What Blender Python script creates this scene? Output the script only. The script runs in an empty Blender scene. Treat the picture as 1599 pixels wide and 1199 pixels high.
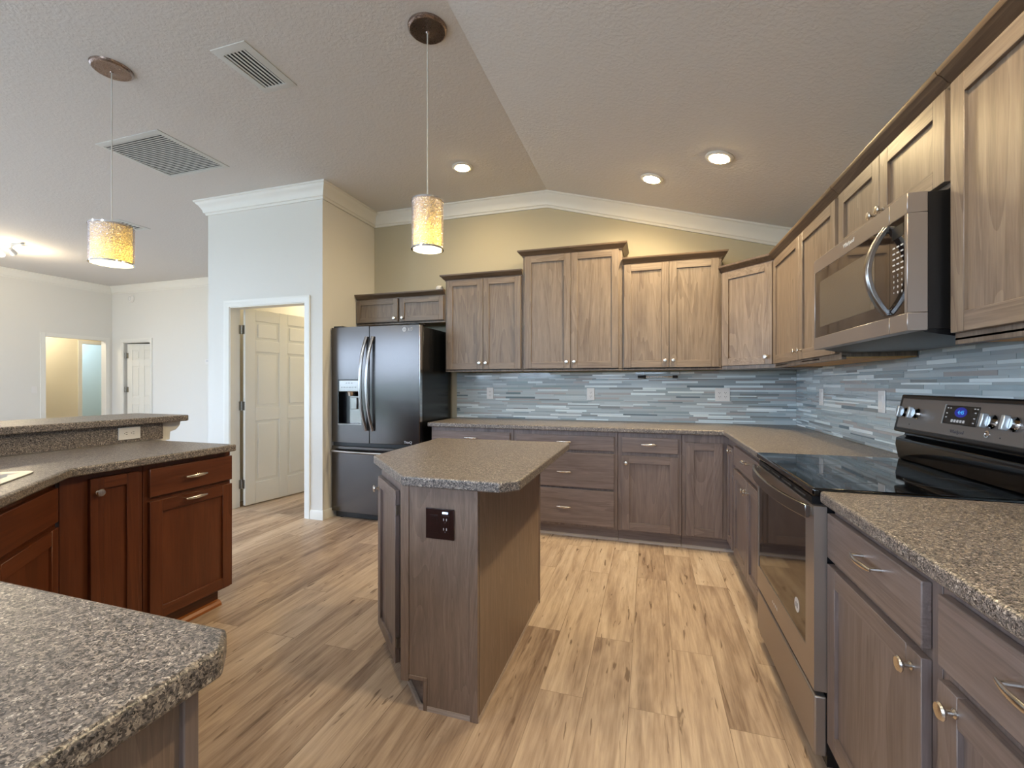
import bpy, bmesh, math, random
from mathutils import Vector, Matrix, Euler
PI = math.pi
R = math.radians
scene = bpy.context.scene
col = scene.collection

# ------------------------------------------------------------------ camera, sky, exposure
cam_d = bpy.data.cameras.new('camera'); cam = bpy.data.objects.new('camera', cam_d); col.objects.link(cam)
cam.location = (-1.169, -4.227, 1.256)
cam.rotation_euler = (R(90), 0, R(17.15))
cam_d.sensor_width = 36.0; cam_d.lens = 36.0 * 695.6 / 1599.0
cam_d.clip_start = 0.02; cam_d.clip_end = 200
scene.camera = cam
vs = scene.view_settings
vs.view_transform = 'Standard'; vs.look = 'None'; vs.gamma = 1.0; vs.use_curve_mapping = False
vs.exposure = -0.03
cy = scene.cycles
cy.max_bounces = 10; cy.diffuse_bounces = 5; cy.glossy_bounces = 5; cy.transmission_bounces = 6; cy.transparent_max_bounces = 12
cy.caustics_reflective = False; cy.caustics_refractive = False
cy.sample_clamp_indirect = 6.0
cy.use_denoising = True

def S(r, g, b):
    f = lambda c: (c / 255 / 12.92) if c / 255 <= 0.04045 else ((c / 255 + 0.055) / 1.055) ** 2.4
    return (f(r), f(g), f(b), 1.0)

SKY = 11.0
world = bpy.data.worlds.new('sky'); scene.world = world; world.use_nodes = True
wn = world.node_tree.nodes; wl = world.node_tree.links
bg = wn['Background']; bg.inputs[1].default_value = SKY
tc = wn.new('ShaderNodeTexCoord'); sx = wn.new('ShaderNodeSeparateXYZ'); rp = wn.new('ShaderNodeValToRGB')
wl.new(tc.outputs['Generated'], sx.inputs[0]); wl.new(sx.outputs['Z'], rp.inputs[0]); wl.new(rp.outputs[0], bg.inputs[0])
rp.color_ramp.elements[0].position = 0.0; rp.color_ramp.elements[0].color = (0.70, 0.86, 1.10, 1)
rp.color_ramp.elements[1].position = 0.8; rp.color_ramp.elements[1].color = (0.55, 0.76, 1.10, 1)

def add_light(name, kind, loc, power, color, rot=(0, 0, 0), size=0.1, size_y=None, spread=None, radius=None):
    d = bpy.data.lights.new(name, kind); o = bpy.data.objects.new(name, d); col.objects.link(o)
    o.location = loc; o.rotation_euler = rot; d.energy = power; d.color = color
    if kind == 'AREA':
        d.size = size
        if size_y: d.shape = 'RECTANGLE'; d.size_y = size_y
        else: d.shape = 'DISK'
        if spread: d.spread = spread
    else:
        d.shadow_soft_size = radius or 0.03
    return o

REAR = -6.5                                     # inner face of the rear wall
# openings in the rear wall: x0, x1, z0, z1   (daylight enters here)
OPEN = [(-10.5, -7.9, 0.02, 2.4), (-7.6, -5.0, 0.02, 2.4), (-4.7, -3.0, 0.5, 2.3), (-2.6, -0.8, 0.85, 2.2)]
for i, (a, b, c, d) in enumerate(OPEN):
    o = add_light('daylight', 'AREA', ((a + b) / 2, REAR - 0.12, (c + d) / 2), 1.0, (1, 1, 1), (R(-90), 0, 0), b - a, d - c)
    o.rotation_euler = (R(90), 0, 0)
    o.data.cycles.is_portal = True
LEFT_X = -10.974
LOPEN = [(-6.2, -3.8, 0.1, 2.5), (-3.4, -0.9, 0.1, 2.5)]      # unseen windows added in the left wall for side light: y0, y1, z0, z1
for a, b, c, d in LOPEN:
    o = add_light('daylight', 'AREA', (LEFT_X - 0.13, (a + b) / 2, (c + d) / 2), 1.0, (1, 1, 1), (0, 0, 0), d - c, b - a)
    o.rotation_euler = (0, R(-90), 0); o.data.cycles.is_portal = True
sun = add_light('sun', 'SUN', (0, -20, 20), 2.5, (1.0, 0.95, 0.86)); sun.rotation_euler = (R(-38), R(30), 0); sun.data.angle = R(1)

WARM = (1.0, 0.84, 0.56)
WARM2 = (1.0, 0.80, 0.52)
LED = 14.5        # each recessed downlight
PEND = 1.7        # each pendant lamp

# ------------------------------------------------------------------ materials
def new_mat(name):
    m = bpy.data.materials.new(name); m.use_nodes = True
    return m, m.node_tree.nodes, m.node_tree.links, m.node_tree.nodes['Principled BSDF']
def plain(name, c, rough=0.5, metal=0.0, spec=None, bump=0.0, bscale=200.0, coat=0.0):
    m, n, l, p = new_mat(name)
    p.inputs['Base Color'].default_value = c; p.inputs['Roughness'].default_value = rough; p.inputs['Metallic'].default_value = metal
    if spec is not None: p.inputs['Specular IOR Level'].default_value = spec
    if coat: p.inputs['Coat Weight'].default_value = coat; p.inputs['Coat Roughness'].default_value = 0.05
    t = n.new('ShaderNodeTexCoord'); z = n.new('ShaderNodeTexNoise'); z.inputs['Scale'].default_value = bscale
    l.new(t.outputs['Object'], z.inputs['Vector'])
    if bump > 0:
        b = n.new('ShaderNodeBump'); b.inputs['Strength'].default_value = bump; b.inputs['Distance'].default_value = 0.002
        l.new(z.outputs['Fac'], b.inputs['Height']); l.new(b.outputs[0], p.inputs['Normal'])
    else:
        mr = n.new('ShaderNodeMapRange'); mr.inputs[3].default_value = max(0.0, rough - 0.03); mr.inputs[4].default_value = rough + 0.03
        l.new(z.outputs['Fac'], mr.inputs[0]); l.new(mr.outputs[0], p.inputs['Roughness'])
    return m
def ramp(n, stops, interp='LINEAR'):
    r = n.new('ShaderNodeValToRGB'); cr = r.color_ramp; cr.interpolation = interp
    while len(cr.elements) < len(stops): cr.elements.new(0.5)
    for e, (p, c) in zip(cr.elements, stops): e.position = p; e.color = c
    return r
def math_n(n, l, op, a, b=None):
    m = n.new('ShaderNodeMath'); m.operation = op
    for i, v in enumerate((a, b)):
        if v is None: continue
        if isinstance(v, (int, float)): m.inputs[i].default_value = v
        else: l.new(v, m.inputs[i])
    return m.outputs[0]
def wood(name, dark, mid, light, axis='z', rough=0.38, fine=1.0, contrast=1.0):
    m, n, l, p = new_mat(name)
    t = n.new('ShaderNodeTexCoord'); oi = n.new('ShaderNodeObjectInfo')
    mp = n.new('ShaderNodeMapping'); l.new(t.outputs['Object'], mp.inputs['Vector'])
    cx = n.new('ShaderNodeCombineXYZ')
    for i, k in enumerate((31.0, 17.0, 23.0)):
        l.new(math_n(n, l, 'MULTIPLY', oi.outputs['Random'], k), cx.inputs[i])
    va = n.new('ShaderNodeVectorMath'); va.operation = 'ADD'; l.new(mp.outputs[0], va.inputs[0]); l.new(cx.outputs[0], va.inputs[1])
    a, b = 26.0 * fine, 1.6 * fine
    mp.inputs['Scale'].default_value = {'z': (a, a, b), 'x': (b, a, a), 'y': (a, b, a)}[axis]
    n1 = n.new('ShaderNodeTexNoise'); n1.inputs['Scale'].default_value = 1.0; n1.inputs['Detail'].default_value = 6; n1.inputs['Roughness'].default_value = 0.65; n1.inputs['Distortion'].default_value = 0.6
    l.new(va.outputs[0], n1.inputs['Vector'])
    mp2 = n.new('ShaderNodeVectorMath'); mp2.operation = 'MULTIPLY'; l.new(va.outputs[0], mp2.inputs[0]); mp2.inputs[1].default_value = (7, 7, 7)
    n2 = n.new('ShaderNodeTexNoise'); n2.inputs['Scale'].default_value = 1.0; n2.inputs['Detail'].default_value = 3; l.new(mp2.outputs[0], n2.inputs['Vector'])
    mp3 = n.new('ShaderNodeVectorMath'); mp3.operation = 'MULTIPLY'; l.new(va.outputs[0], mp3.inputs[0]); mp3.inputs[1].default_value = (0.22, 0.22, 0.35)
    wv = n.new('ShaderNodeTexNoise'); wv.inputs['Scale'].default_value = 1.0; wv.inputs['Detail'].default_value = 2; wv.inputs['Distortion'].default_value = 1.2; l.new(mp3.outputs[0], wv.inputs['Vector'])
    rings = math_n(n, l, 'FRACT', math_n(n, l, 'MULTIPLY', wv.outputs['Fac'], 9.0))
    f = math_n(n, l, 'ADD', math_n(n, l, 'MULTIPLY', n1.outputs['Fac'], 0.55), math_n(n, l, 'MULTIPLY', n2.outputs['Fac'], 0.30))
    f = math_n(n, l, 'ADD', f, math_n(n, l, 'MULTIPLY', rings, 0.15))
    w = 0.13 / contrast
    r = ramp(n, [(0.5 - 1.6 * w, dark), (0.5, mid), (0.5 + 1.4 * w, light)])
    l.new(f, r.inputs[0]); l.new(r.outputs[0], p.inputs['Base Color'])
    p.inputs['Roughness'].default_value = rough
    bp_ = n.new('ShaderNodeBump'); bp_.inputs['Strength'].default_value = 0.12; bp_.inputs['Distance'].default_value = 0.001
    l.new(f, bp_.inputs['Height']); l.new(bp_.outputs[0], p.inputs['Normal'])
    return m
def laminate(name):
    m, n, l, p = new_mat(name)
    t = n.new('ShaderNodeTexCoord')
    nz = n.new('ShaderNodeTexNoise'); nz.inputs['Scale'].default_value = 140; nz.inputs['Detail'].default_value = 2
    l.new(t.outputs['Object'], nz.inputs['Vector'])
    mx = n.new('ShaderNodeMixRGB'); mx.inputs[0].default_value = 0.012; l.new(t.outputs['Object'], mx.inputs[1]); l.new(nz.outputs['Color'], mx.inputs[2])
    v = n.new('ShaderNodeTexVoronoi'); v.inputs['Scale'].default_value = 400; l.new(mx.outputs[0], v.inputs['Vector'])
    se = n.new('ShaderNodeSeparateColor'); l.new(v.outputs['Color'], se.inputs[0])
    v2 = n.new('ShaderNodeTexVoronoi'); v2.inputs['Scale'].default_value = 170; l.new(mx.outputs[0], v2.inputs['Vector'])
    s2 = n.new('ShaderNodeSeparateColor'); l.new(v2.outputs['Color'], s2.inputs[0])
    f = math_n(n, l, 'ADD', math_n(n, l, 'MULTIPLY', se.outputs[0], 0.72), math_n(n, l, 'MULTIPLY', s2.outputs[0], 0.28))
    r = ramp(n, [(0.0, S(44, 41, 40)), (0.24, S(80, 75, 74)), (0.42, S(110, 104, 101)), (0.60, S(138, 128, 121)), (0.77, S(167, 155, 143)), (0.90, S(200, 192, 182))], 'CONSTANT')
    l.new(f, r.inputs[0]); l.new(r.outputs[0], p.inputs['Base Color'])
    p.inputs['Roughness'].default_value = 0.36
    b = n.new('ShaderNodeBump'); b.inputs['Strength'].default_value = 0.08; b.inputs['Distance'].default_value = 0.0006; l.new(se.outputs[1], b.inputs['Height']); l.new(b.outputs[0], p.inputs['Normal'])
    return m
def floor_mat():
    m, n, l, p = new_mat('oak_plank_vinyl')
    t = n.new('ShaderNodeTexCoord')
    mp = n.new('ShaderNodeMapping'); mp.inputs['Rotation'].default_value = (0, 0, R(90)); l.new(t.outputs['Object'], mp.inputs['Vector'])
    br = n.new('ShaderNodeTexBrick'); l.new(mp.outputs[0], br.inputs['Vector'])
    br.inputs['Color1'].default_value = (0, 0, 0, 1); br.inputs['Color2'].default_value = (1, 1, 1, 1); br.inputs['Mortar'].default_value = (0.5, 0.5, 0.5, 1)
    br.inputs['Scale'].default_value = 1.0; br.inputs['Brick Width'].default_value = 1.22; br.inputs['Row Height'].default_value = 0.178
    br.inputs['Mortar Size'].default_value = 0.0012; br.inputs['Mortar Smooth'].default_value = 0.0; br.offset = 0.37; br.offset_frequency = 2
    se = n.new('ShaderNodeSeparateColor'); l.new(br.outputs['Color'], se.inputs[0]); tone = se.outputs[0]
    sh = n.new('ShaderNodeCombineXYZ'); l.new(math_n(n, l, 'MULTIPLY', tone, 37.0), sh.inputs[0]); l.new(math_n(n, l, 'MULTIPLY', tone, 19.0), sh.inputs[1])
    va = n.new('ShaderNodeVectorMath'); va.operation = 'ADD'; l.new(t.outputs['Object'], va.inputs[0]); l.new(sh.outputs[0], va.inputs[1])
    def stretched(sx_, sy_, detail, dist, rough_=0.6):
        k = n.new('ShaderNodeVectorMath'); k.operation = 'MULTIPLY'; k.inputs[1].default_value = (sx_, sy_, 1); l.new(va.outputs[0], k.inputs[0])
        z = n.new('ShaderNodeTexNoise'); z.inputs['Scale'].default_value = 1; z.inputs['Detail'].default_value = detail; z.inputs['Distortion'].default_value = dist; z.inputs['Roughness'].default_value = rough_
        l.new(k.outputs[0], z.inputs['Vector']); return z.outputs['Fac']
    g1 = stretched(22, 1.7, 6, 0.8); g2 = stretched(110, 7, 3, 0.2); g3 = stretched(6, 1.1, 3, 1.2)
    crk = stretched(38, 5.0, 3, 0.6, 0.5)
    f = math_n(n, l, 'ADD', math_n(n, l, 'MULTIPLY', g1, 0.42), math_n(n, l, 'MULTIPLY', g2, 0.18))
    f = math_n(n, l, 'ADD', f, math_n(n, l, 'MULTIPLY', g3, 0.30))
    f = math_n(n, l, 'ADD', f, math_n(n, l, 'MULTIPLY', math_n(n, l, 'SUBTRACT', tone, 0.5), 0.13))
    r = ramp(n, [(0.30, S(122, 100, 84)), (0.41, S(164, 142, 123)), (0.50, S(188, 167, 146)), (0.60, S(207, 188, 168))])
    l.new(f, r.inputs[0])
    cr = ramp(n, [(0.645, (0, 0, 0, 1)), (0.69, (1, 1, 1, 1))]); l.new(crk, cr.inputs[0])
    mk = n.new('ShaderNodeMixRGB'); mk.blend_type = 'MIX'; l.new(math_n(n, l, 'MULTIPLY', cr.outputs[0], 0.75), mk.inputs[0]); l.new(r.outputs[0], mk.inputs[1]); mk.inputs[2].default_value = S(92, 70, 52)
    ms = n.new('ShaderNodeMixRGB'); l.new(math_n(n, l, 'MULTIPLY', br.outputs['Fac'], 0.55), ms.inputs[0]); l.new(mk.outputs[0], ms.inputs[1]); ms.inputs[2].default_value = S(84, 64, 46)
    l.new(ms.outputs[0], p.inputs['Base Color'])
    p.inputs['Roughness'].default_value = 0.42
    b = n.new('ShaderNodeBump'); b.inputs['Strength'].default_value = 0.15; b.inputs['Distance'].default_value = 0.001
    l.new(math_n(n, l, 'SUBTRACT', f, br.outputs['Fac']), b.inputs['Height']); l.new(b.outputs[0], p.inputs['Normal'])
    return m
def stucco(name, c, strength=0.35, scale=70, rough=0.85):
    m, n, l, p = new_mat(name)
    p.inputs['Base Color'].default_value = c; p.inputs['Roughness'].default_value = rough; p.inputs['Specular IOR Level'].default_value = 0.25
    t = n.new('ShaderNodeTexCoord'); z = n.new('ShaderNodeTexNoise'); z.inputs['Scale'].default_value = scale; z.inputs['Detail'].default_value = 3
    l.new(t.outputs['Object'], z.inputs['Vector'])
    r = ramp(n, [(0.42, (0, 0, 0, 1)), (0.6, (1, 1, 1, 1))]); l.new(z.outputs['Fac'], r.inputs[0])
    b = n.new('ShaderNodeBump'); b.inputs['Strength'].default_value = strength; b.inputs['Distance'].default_value = 0.003
    l.new(r.outputs[0], b.inputs['Height']); l.new(b.outputs[0], p.inputs['Normal'])
    return m
def steel(name, c, rough=0.26, aniso=0.6, axis='x'):
    m, n, l, p = new_mat(name)
    p.inputs['Base Color'].default_value = c; p.inputs['Metallic'].default_value = 1.0; p.inputs['Roughness'].default_value = rough
    p.inputs['Anisotropic'].default_value = aniso
    tg = n.new('ShaderNodeTangent'); tg.direction_type = 'RADIAL'; tg.axis = 'Z'; l.new(tg.outputs[0], p.inputs['Tangent'])
    t = n.new('ShaderNodeTexCoord'); mp = n.new('ShaderNodeMapping'); l.new(t.outputs['Object'], mp.inputs['Vector'])
    mp.inputs['Scale'].default_value = (3, 3, 900)
    z = n.new('ShaderNodeTexNoise'); z.inputs['Scale'].default_value = 1; l.new(mp.outputs[0], z.inputs['Vector'])
    b = n.new('ShaderNodeBump'); b.inputs['Strength'].default_value = 0.04; b.inputs['Distance'].default_value = 0.0005; l.new(z.outputs['Fac'], b.inputs['Height']); l.new(b.outputs[0], p.inputs['Normal'])
    return m
def emit(name, c, s):
    m, n, l, p = new_mat(name)
    p.inputs['Base Color'].default_value = (0.02, 0.02, 0.03, 1) if s < 2 else (0.8, 0.8, 0.8, 1); p.inputs['Emission Color'].default_value = c; p.inputs['Emission Strength'].default_value = s
    return m
def glass(name, tint=(0.97, 0.98, 0.98, 1), gl=0.08):
    m = bpy.data.materials.new(name); m.use_nodes = True; n = m.node_tree.nodes; l = m.node_tree.links
    n.remove(n['Principled BSDF']); o = n['Material Output']
    tr = n.new('ShaderNodeBsdfTransparent'); tr.inputs[0].default_value = tint
    g = n.new('ShaderNodeBsdfGlossy'); g.inputs['Roughness'].default_value = 0.02
    mx = n.new('ShaderNodeMixShader'); mx.inputs[0].default_value = gl
    l.new(tr.outputs[0], mx.inputs[1]); l.new(g.outputs[0], mx.inputs[2]); l.new(mx.outputs[0], o.inputs[0])
    return m

M = {}
M['wall'] = stucco('white_wall_paint', S(222, 221, 217), 0.12, 120)
M['greige'] = stucco('greige_wall_paint', S(184, 177, 157), 0.12, 120)
M['ceil'] = stucco('textured_ceiling_paint', S(214, 211, 208), 0.25, 55)
M['trim'] = plain('white_trim_paint', S(228, 227, 222), 0.35)
M['cream'] = stucco('cream_wall_paint', S(230, 222, 200), 0.1, 120)
M['bluewall'] = stucco('pale_blue_wall_paint', S(200, 216, 220), 0.1, 120)
M['floor'] = floor_mat()
gd, gm, gl_ = S(94, 79, 68), S(122, 107, 94), S(140, 125, 110)
M['oak'] = wood('grey_stained_oak', gd, gm, gl_, 'z'); M['oakx'] = wood('grey_stained_oak_rail', gd, gm, gl_, 'x'); M['oaky'] = wood('grey_stained_oak_long', gd, gm, gl_, 'y')
bd, bm_, bl = S(94, 81, 76), S(117, 103, 98), S(134, 119, 114)
M['base'] = wood('grey_stained_base_oak', bd, bm_, bl, 'z'); M['basex'] = wood('grey_stained_base_oak_rail', bd, bm_, bl, 'x')
M['strip'] = wood('grey_thermofoil', S(112, 94, 82), S(130, 110, 96), S(146, 125, 110), 'z', 0.45, 2.2)
M['chd'] = S(58, 26, 12)
M['cherry'] = wood('cherry_stained_maple', S(66, 32, 16), S(90, 47, 26), S(108, 60, 36), 'z', 0.32, 0.6, 0.8); M['cherryx'] = wood('cherry_stained_maple_rail', S(66, 32, 16), S(90, 47, 26), S(108, 60, 36), 'x', 0.32, 0.6, 0.8)
M['crownwood'] = wood('dark_crown_oak', S(74, 58, 46), S(100, 82, 66), S(120, 100, 80), 'x')
M['raw'] = wood('raw_birch_underside', S(170, 128, 70), S(194, 150, 88), S(208, 168, 106), 'x', 0.6)
M['lam'] = laminate('speckled_laminate')
M['nickel'] = plain('brushed_nickel', S(216, 210, 202), 0.24, 1.0)
M['steel'] = steel('stainless_steel', S(150, 146, 143), 0.25, 0.6)
M['dsteel'] = steel('dark_stainless_steel', S(96, 93, 92), 0.22, 0.7)
M['warmsteel'] = steel('fingerprint_proof_steel', S(158, 149, 143), 0.30, 0.5); M['warmsteel'].node_tree.nodes['Principled BSDF'].inputs['Metallic'].default_value = 0.7
M['fascia'] = plain('brushed_fascia', S(128, 122, 119), 0.34, 0.55)
M['sink'] = plain('satin_sink_steel', S(200, 198, 194), 0.3, 0.85)
M['black'] = plain('black_plastic', S(14, 14, 16), 0.35)
M['blackgloss'] = plain('black_gloss_enamel', S(8, 9, 11), 0.10, spec=0.6)
M['side'] = plain('black_appliance_side', S(12, 14, 18), 0.22, spec=0.6)
M['bglass'] = plain('black_ceramic_glass', S(5, 6, 8), 0.04, spec=0.7)
M['oglass'] = plain('dark_oven_glass', S(26, 21, 22), 0.05, spec=0.9)
M['mwscreen'] = plain('microwave_window_screen', S(84, 78, 68), 0.12, spec=0.8)
M['plate'] = plain('white_plastic', S(226, 224, 222), 0.3)
M['slot'] = plain('dark_slot', S(60, 58, 58), 0.5)
M['brown'] = plain('brown_plastic', S(40, 20, 17), 0.25)
M['door'] = plain('white_door_paint', S(226, 224, 216), 0.4)
M['hinge'] = plain('satin_hinge_metal', S(150, 146, 138), 0.35, 1.0)
M['print'] = plain('pale_print', S(205, 205, 208), 0.5)
M['dprint'] = plain('dark_print', S(92, 88, 92), 0.5)
M['chrome'] = plain('chrome', S(214, 214, 216), 0.10, 1.0)
M['knobgrey'] = plain('silver_knob', S(198, 204, 208), 0.3, 0.7)
M['vent'] = plain('vent_white_enamel', S(206, 208, 206), 0.4)
M['ventdark'] = plain('vent_dark_duct', S(50, 58, 62), 0.7)
M['canopy'] = plain('brushed_bronze_canopy', S(150, 134, 126), 0.28, 1.0)
M['cord'] = plain('clear_grey_cord', S(190, 190, 188), 0.3)
M['grass'] = stucco('lawn_grass', S(96, 112, 74), 0.5, 30)
M['hedge'] = stucco('hedge_leaves', S(74, 98, 70), 0.9, 14)
M['bounce_patio'] = stucco('bounce_patio_concrete', S(196, 190, 182), 0.4, 40)
M['pane'] = glass('window_glass')
M['led'] = emit('led_lens', (1.0, 0.72, 0.34, 1), 260.0)
M['bulb'] = emit('pendant_bulb', (1.0, 0.84, 0.50, 1), 5.0)
M['bluelcd'] = emit('blue_lcd', S(10, 40, 190), 0.5)
M['lcdtext'] = emit('cyan_lcd_digits', S(70, 180, 255), 0.9)
M['whiteled'] = emit('outlet_guide_light', S(190, 220, 255), 2.5)
M['track'] = emit('track_bulb', (1.0, 0.86, 0.62, 1), 25.0)
def shade_mats():
    m, n, l, p = new_mat('frosted_diffuser'); n.remove(p); o = n['Material Output']
    a = n.new('ShaderNodeBsdfTranslucent'); a.inputs[0].default_value = (1.0, 0.72, 0.12, 1)
    d = n.new('ShaderNodeBsdfDiffuse'); d.inputs[0].default_value = (0.9, 0.82, 0.62, 1)
    x = n.new('ShaderNodeMixShader'); x.inputs[0].default_value = 0.4; l.new(a.outputs[0], x.inputs[1]); l.new(d.outputs[0], x.inputs[2]); l.new(x.outputs[0], o.inputs[0])
    M['diffuser'] = m
    m = bpy.data.materials.new('crystal_mesh_sleeve'); m.use_nodes = True; n = m.node_tree.nodes; l = m.node_tree.links
    p = n['Principled BSDF']; o = n['Material Output']
    p.inputs['Base Color'].default_value = S(190, 180, 180); p.inputs['Metallic'].default_value = 0.8; p.inputs['Roughness'].default_value = 0.2
    t = n.new('ShaderNodeTexCoord'); v = n.new('ShaderNodeTexVoronoi'); v.inputs['Scale'].default_value = 170; l.new(t.outputs['Object'], v.inputs['Vector'])
    r = ramp(n, [(0.30, (0, 0, 0, 1)), (0.46, (1, 1, 1, 1))]); l.new(v.outputs['Distance'], r.inputs[0])
    b = n.new('ShaderNodeBump'); b.inputs['Strength'].default_value = 0.8; b.inputs['Distance'].default_value = 0.003; l.new(v.outputs['Distance'], b.inputs['Height']); l.new(b.outputs[0], p.inputs['Normal'])
    tr = n.new('ShaderNodeBsdfTransparent'); x = n.new('ShaderNodeMixShader')
    mrg = n.new('ShaderNodeMapRange'); mrg.inputs[3].default_value = 0.30; mrg.inputs[4].default_value = 0.85; l.new(r.outputs[0], mrg.inputs[0])
    l.new(mrg.outputs[0], x.inputs[0]); l.new(tr.outputs[0], x.inputs[1]); l.new(p.outputs[0], x.inputs[2]); l.new(x.outputs[0], o.inputs[0])
    M['crystal'] = m
shade_mats()
def tile_mat():
    m, n, l, p = new_mat('mosaic_tile')
    a = n.new('ShaderNodeAttribute'); a.attribute_name = 'tile'; l.new(a.outputs['Color'], p.inputs['Base Color'])
    mr = n.new('ShaderNodeMapRange'); mr.inputs[3].default_value = 0.06; mr.inputs[4].default_value = 0.40; l.new(a.outputs['Alpha'], mr.inputs[0]); l.new(mr.outputs[0], p.inputs['Roughness'])
    t = n.new('ShaderNodeTexCoord'); z = n.new('ShaderNodeTexNoise'); z.inputs['Scale'].default_value = 60; l.new(t.outputs['Object'], z.inputs['Vector'])
    b = n.new('ShaderNodeBump'); b.inputs['Strength'].default_value = 0.06; b.inputs['Distance'].default_value = 0.002; l.new(z.outputs['Fac'], b.inputs['Height']); l.new(b.outputs[0], p.inputs['Normal'])
    p.inputs['Specular IOR Level'].default_value = 0.6
    return m
M['tile'] = tile_mat()
M['grout'] = plain('pale_grout', S(176, 182, 184), 0.8)

# ------------------------------------------------------------------ mesh helpers
class G:
    def __init__(s): s.bm = bmesh.new(); s.mi = 0
    def _tag(s, n0):
        s.bm.faces.ensure_lookup_table()
        for f in s.bm.faces[n0:]: f.material_index = s.mi
    def box(s, x0, x1, y0, y1, z0, z1, mi=0, T=None):
        n0 = len(s.bm.faces); s.mi = mi
        x0, x1 = sorted((x0, x1)); y0, y1 = sorted((y0, y1)); z0, z1 = sorted((z0, z1))
        c = [(x, y, z) for z in (z0, z1) for y in (y0, y1) for x in (x0, x1)]
        v = [s.bm.verts.new(T @ Vector(p) if T else p) for p in c]
        for q in ((0, 2, 3, 1), (4, 5, 7, 6), (0, 1, 5, 4), (2, 6, 7, 3), (0, 4, 6, 2), (1, 3, 7, 5)): s.bm.faces.new([v[i] for i in q])
        s._tag(n0); return s
    def prism(s, poly, z0, z1, mi=0, T=None):
        n0 = len(s.bm.faces); s.mi = mi
        ar = sum(poly[i][0] * poly[(i + 1) % len(poly)][1] - poly[(i + 1) % len(poly)][0] * poly[i][1] for i in range(len(poly)))
        if ar < 0: poly = poly[::-1]
        mk = lambda z: [s.bm.verts.new((T @ Vector((x, y, z))) if T else (x, y, z)) for x, y in poly]
        a, b = mk(z0), mk(z1); k = len(poly)
        s.bm.faces.new(b); s.bm.faces.new(a[::-1])
        for i in range(k): s.bm.faces.new((a[i], a[(i + 1) % k], b[(i + 1) % k], b[i]))
        s._tag(n0); return s
    def lathe(s, prof, T=None, segs=24, mi=0):
        n0 = len(s.bm.faces); s.mi = mi
        rings = []
        for r, z in prof:
            if r < 1e-6: rings.append([s.bm.verts.new((T @ Vector((0, 0, z))) if T else (0, 0, z))])
            else: rings.append([s.bm.verts.new((T @ Vector((r * math.cos(2 * PI * i / segs), r * math.sin(2 * PI * i / segs), z))) if T else (r * math.cos(2 * PI * i / segs), r * math.sin(2 * PI * i / segs), z)) for i in range(segs)])
        for a, b in zip(rings, rings[1:]):
            for i in range(segs):
                j = (i + 1) % segs
                if len(a) == 1 and len(b) == 1: continue
                if len(a) == 1: s.bm.faces.new((a[0], b[j], b[i]))
                elif len(b) == 1: s.bm.faces.new((a[i], a[j], b[0]))
                else: s.bm.faces.new((a[i], a[j], b[j], b[i]))
        s._tag(n0); return s
    def tube(s, pts, r, segs=10, mi=0, T=None, flat=1.0, up=None):
        n0 = len(s.bm.faces); s.mi = mi
        pts = [Vector(p) for p in pts]; rings = []
        for i, p in enumerate(pts):
            t = (pts[min(i + 1, len(pts) - 1)] - pts[max(i - 1, 0)]).normalized()
            u0 = Vector(up) if up else (Vector((0, 0, 1)) if abs(t.z) < 0.9 else Vector((1, 0, 0)))
            a = t.cross(u0).normalized(); b = a.cross(t).normalized()
            rr = r[i] if isinstance(r, (list, tuple)) else r
            ring = []
            for k in range(segs):
                w = p + a * (rr * flat * math.cos(2 * PI * k / segs)) + b * (rr * math.sin(2 * PI * k / segs))
                ring.append(s.bm.verts.new(T @ w if T else w))
            rings.append(ring)
        for a, b in zip(rings, rings[1:]):
            for k in range(segs):
                j = (k + 1) % segs; s.bm.faces.new((a[k], a[j], b[j], b[k]))
        s.bm.faces.new(rings[0][::-1]); s.bm.faces.new(rings[-1])
        s._tag(n0); return s
    def sweep(s, path, prof, nrm, mi=0, closed=False, T=None):
        """prof: (a, b) with a along the in-plane side vector (nrm x tangent), b along nrm; mitred at bends"""
        n0 = len(s.bm.faces); s.mi = mi
        P = [Vector(p) for p in path]; n = Vector(nrm).normalized(); k = len(P); rings = []
        for i in range(k):
            t0 = (P[i] - P[i - 1]).normalized() if (i > 0 or closed) else None
            t1 = (P[(i + 1) % k] - P[i]).normalized() if (i < k - 1 or closed) else None
            s0 = n.cross(t0) if t0 else None; s1 = n.cross(t1) if t1 else None
            if s0 is None: m = s1
            elif s1 is None: m = s0
            else:
                m = (s0 + s1); m = m / max(1e-6, m.length); m = m / max(0.2, m.dot(s0))
            rings.append([s.bm.verts.new((T @ (P[i] + m * a + n * b)) if T else (P[i] + m * a + n * b)) for a, b in prof])
        q = len(prof)
        for i in range(k if closed else k - 1):
            A, B = rings[i], rings[(i + 1) % k]
            for j in range(q):
                jj = (j + 1) % q; s.bm.faces.new((A[j], A[jj], B[jj], B[j]))
        if not closed: s.bm.faces.new(rings[0][::-1]); s.bm.faces.new(rings[-1])
        s._tag(n0); return s
    def build(s, name, mats, parent=None, bevel=0.0, seg=2, smooth=True, T=None):
        if T is not None: bmesh.ops.transform(s.bm, matrix=T, verts=s.bm.verts)
        bmesh.ops.recalc_face_normals(s.bm, faces=s.bm.faces)
        me = bpy.data.meshes.new(name); s.bm.to_mesh(me); s.bm.free()
        for m in (mats if isinstance(mats, (list, tuple)) else [mats]): me.materials.append(M[m] if isinstance(m, str) else m)
        o = bpy.data.objects.new(name, me); col.objects.link(o)
        if parent: o.parent = parent
        if smooth:
            me.polygons.foreach_set('use_smooth', [True] * len(me.polygons)); me.set_sharp_from_angle(angle=R(32))
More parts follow.
